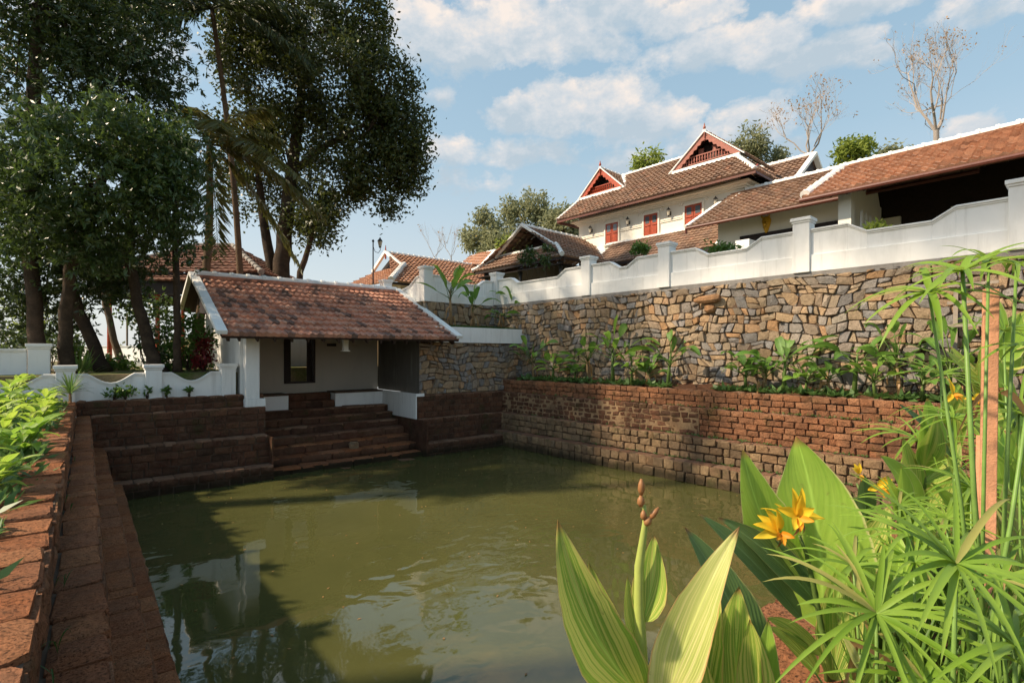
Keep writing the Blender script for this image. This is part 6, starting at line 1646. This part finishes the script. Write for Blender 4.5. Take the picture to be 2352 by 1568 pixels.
canna_at('green canna clump at the right edge, above the striped leaf', 2330, 1120, 3.6, 8, .9, 53, (CAN_V, CAN_G, CAN_G))
canna_at('low canna clump in the middle of the near bank greenery', 2150, 1420, 2.3, 7, .7, 54, (CAN_D, CAN_V, CAN_G))
canna_at('dark canna clump low at the right, under the sedges', 2280, 1560, 1.9, 7, .7, 55, (CAN_D, CAN_V))
canna_at('canna clump behind the foreground sedges, near the red wall', 2020, 1500, 2.2, 6, .55, 56, (CAN_D, CAN_V))
canna_at('leafy canna far along the near bank, beyond the stake', 2260, 1010, 4.6, 9, .75, 57, (CAN_V, CAN_G, CAN_V))
canna_at('short striped canna at the bottom right of the view', 1980, 1640, 1.7, 4, .6, 58, (CAN_V, CAN_C))

for i, (px, py, d, s, lab) in enumerate(((2080, 1330, 2.6, .7, 'bright green canna clump between the second flower and the stake'), (2230, 1300, 2.9, .8, 'pale striped canna clump right behind the timber stake'), (2320, 1250, 2.7, .8, 'striped canna clump at the right edge, midway up'), (2170, 1130, 4.0, .7, 'far green canna clump left of the stake'), (2300, 930, 5.0, .8, 'tall far canna clump at the right edge below the parapet'), (2060, 1460, 1.9, .6, 'yellow green canna clump under the spreading sedge'))):
    canna_at(lab, px, py, d, 8, s, 150 + i, (CAN_V, CAN_G, CAN_G))
# umbrella sedges
def sedge(label, centre, foot, L, n, seed, tilt=(0, 0, 1), w=.012, droop=.35, r=.005, cut=None, name='umbrella_sedge'):
    st0 = random.getstate(); random.seed(seed)
    c, f = PD(*centre), PD(*foot); t = thing(name, label, 'plant', tuple(f), 0, 'umbrella sedges of the near bank')
    mid = (c + f) / 2 + cv(random.uniform(-.02, .02), 0)
    mb = MB(); mb.tube([f, mid, c], [r * 1.25, r * 1.1, r * .8], 8); mb.build('stem', SEDGE_S, t, smooth=True)
    T = Vector(tilt).normalized(); A = T.cross(Vector((.3, 1, .1))).normalized(); Bv = T.cross(A)
    mb = MB()
    for i in range(n):
        a = 6.283 * i / n * 1.0 + random.uniform(-.2, .2); e = random.uniform(.0, .5)
        d = (A * math.cos(a) + Bv * math.sin(a)) * math.cos(e) + T * math.sin(e); ln = L * random.uniform(.6, 1.1)
        strap(mb, c, c + d * ln * .55 + T * ln * .05, c + d * ln + Vector((0, 0, -ln * droop * random.uniform(.5, 1.5))), w * random.uniform(.8, 1.3), T + d * .1, 0, 9)
    mb.build('foliage', SEDGE, t, smooth=True); random.setstate(st0); return t
sedge('low umbrella sedge spreading its long leaves across the bottom right foreground', (2013, 1407, 1.25), (2030, 1900, 1.35), .30, 26, 71, cv(-.1, .8, -.75), .013, .28)
sedge('umbrella sedge beside the stake foot with leaves crossing it', (2196, 1293, 1.15), (2215, 1900, 1.2), .30, 24, 72, cv(.1, .9, -.5), .013, .3)
sedge('tall umbrella sedge whose whorl stands highest beside the timber stake', (2211, 624, 1.75), (2275, 1640, 1.75), .27, 15, 73, cv(-.3, .9, -.2), .021, .35, .0075)
sedge('tall umbrella sedge with a long arching whorl left of the stake', (2134, 670, 1.85), (2262, 1640, 1.85), .30, 13, 74, cv(-.25, .8, -.3), .018, .45, .006)
sedge('tall umbrella sedge half behind the top of the timber stake', (2271, 597, 2.0), (2250, 1640, 2.0), .24, 14, 75, cv(.1, .95, -.2), .019, .35, .006)
sedge('umbrella sedge with drooping leaves at the top right edge', (2335, 610, 1.9), (2290, 1640, 1.9), .26, 14, 76, cv(.1, .9, -.3), .015, .5, .006)
sedge('umbrella sedge at the right edge with a slanting stem', (2380, 800, 1.7), (2240, 1640, 1.6), .26, 14, 77, cv(.1, .9, -.3), .013, .5, .006)
sedge('mid height umbrella sedge in front of the dark canna leaves', (2175, 1190, 2.1), (2180, 1640, 2.1), .26, 20, 78, cv(0, .9, -.5), .011, .3)
sedge('small umbrella sedge near the second yellow flower', (2065, 1160, 2.3), (2080, 1640, 2.3), .28, 18, 79, cv(.05, .9, -.4), .011, .35)
sedge('thin umbrella sedge over the low canna clump', (2100, 1290, 1.9), (2110, 1640, 1.9), .27, 18, 80, cv(-.05, .9, -.4), .011, .3)
sedge('umbrella sedge at the lower right corner', (2330, 1480, 1.15), (2340, 1900, 1.2), .28, 20, 81, cv(.1, .9, -.5), .013, .3)
sedge('umbrella sedge low in the bottom right foreground, under the spreading one', (2120, 1560, 1.2), (2130, 1900, 1.25), .26, 20, 82, cv(-.1, .9, -.5), .012, .25)
sedge('umbrella sedge behind the striped leaf at the right edge', (2300, 1060, 2.8), (2300, 1640, 2.8), .36, 20, 83, cv(.0, .9, -.4), .013, .4)
sedge('narrow umbrella sedge just left of the timber stake', (2190, 960, 2.7), (2195, 1640, 2.7), .34, 18, 84, cv(.0, .9, -.4), .012, .5)
for i, (px, py, d, L, lab) in enumerate(((2110, 1010, 3.4, .42, 'far umbrella sedge left of the stake, above the striped canna'), (2160, 860, 3.8, .45, 'far umbrella sedge below the ladder'), (2305, 760, 2.6, .34, 'umbrella sedge right of the stake top'), (2340, 950, 2.2, .32, 'umbrella sedge at the right edge beside the stake, midway up'), (2230, 1120, 2.4, .32, 'umbrella sedge crossing the middle of the stake'), (2090, 1230, 2.0, .27, 'umbrella sedge left of the stake over the dark leaves'), (2300, 1330, 1.6, .27, 'umbrella sedge right of the stake foot'), (1960, 1300, 1.9, .24, 'small umbrella sedge beside the flowering canna stem'))):
    sedge(lab, (px, py, d), (px + 20, 1700, d), L, 19, 400 + i, cv(random.uniform(-.2, .2), .9, -.4), .010 + .002 * d, .35)
# timber stake
sk_ = thing('stake', 'rough reddish timber stake standing among the sedges', 'stake', tuple(PD(2262, 1640, 2.05)))
mb = MB(); a, b = PD(2262, 1640, 2.05), PD(2276, 664, 2.1); mb.beam(a, b, .050, .022, TOCAM + cv(-.6, 0)); mb.build('board', STAKE, sk_, bevel=.003)
mb = MB(); a2, b2 = PD(2246, 1640, 2.1), PD(2257, 1000, 2.12); mb.beam(a2, b2, .03, .03, TOCAM); mb.build('batten', STAKE, sk_, bevel=.003)
# withered blades hanging in the clumps
for i, (px, py, d, lab) in enumerate(((2290, 900, 2.2, 'bunch of dry straw coloured leaves hanging right of the stake'), (2060, 1260, 2.3, 'single withered brown canna leaf among the sedges'), (1960, 1480, 1.7, 'curled orange dry leaf near the red wall top'))):
    b = PD(px, py, d); mb = MB()
    for k in range(9 if i == 0 else 3):
        a = random.uniform(0, 6.28); strap(mb, b + cv(random.uniform(-.03, .03), random.uniform(-.02, .02)), b + cv(math.cos(a) * .08, .02, math.sin(a) * .08), b + cv(math.cos(a) * .16, random.uniform(-.28, -.1), math.sin(a) * .1), random.uniform(.012, .03), TOCAM, 0, 7)
    tag(mb.build('dry_leaf', DEADL, smooth=True), lab, 'leaf')
# narrow grass-like fill
c = []
rg = np.random.default_rng(10)
for i in range(900):
    px = rg.uniform(1960, 2420); d = rg.uniform(1.5, 3.6); p = PD(px, 812, d)
    if p.y > .9: continue
    c.append((p.x, p.y, -1.40))
mb = MB()
for p in c:
    a = random.uniform(0, 6.28); b = Vector(p); h = random.uniform(.2, .8); d = Vector((math.cos(a), math.sin(a), 0)) * random.uniform(.06, .3)
    strap(mb, b, b + d * .4 + UZ * h * .8, b + d + UZ * h * random.uniform(.6, 1.0), .012, (-d.x, -d.y, .3), 0, 5)
tag(mb.build('sedge_undergrowth', m_leaf('shaded_blade', (.07, .15, .02), (.17, .28, .04), .3, None, .5, .3, (.3, .2, .08))), 'tangle of narrow green blades filling the near bank', 'undergrowth', None, 'stuff')
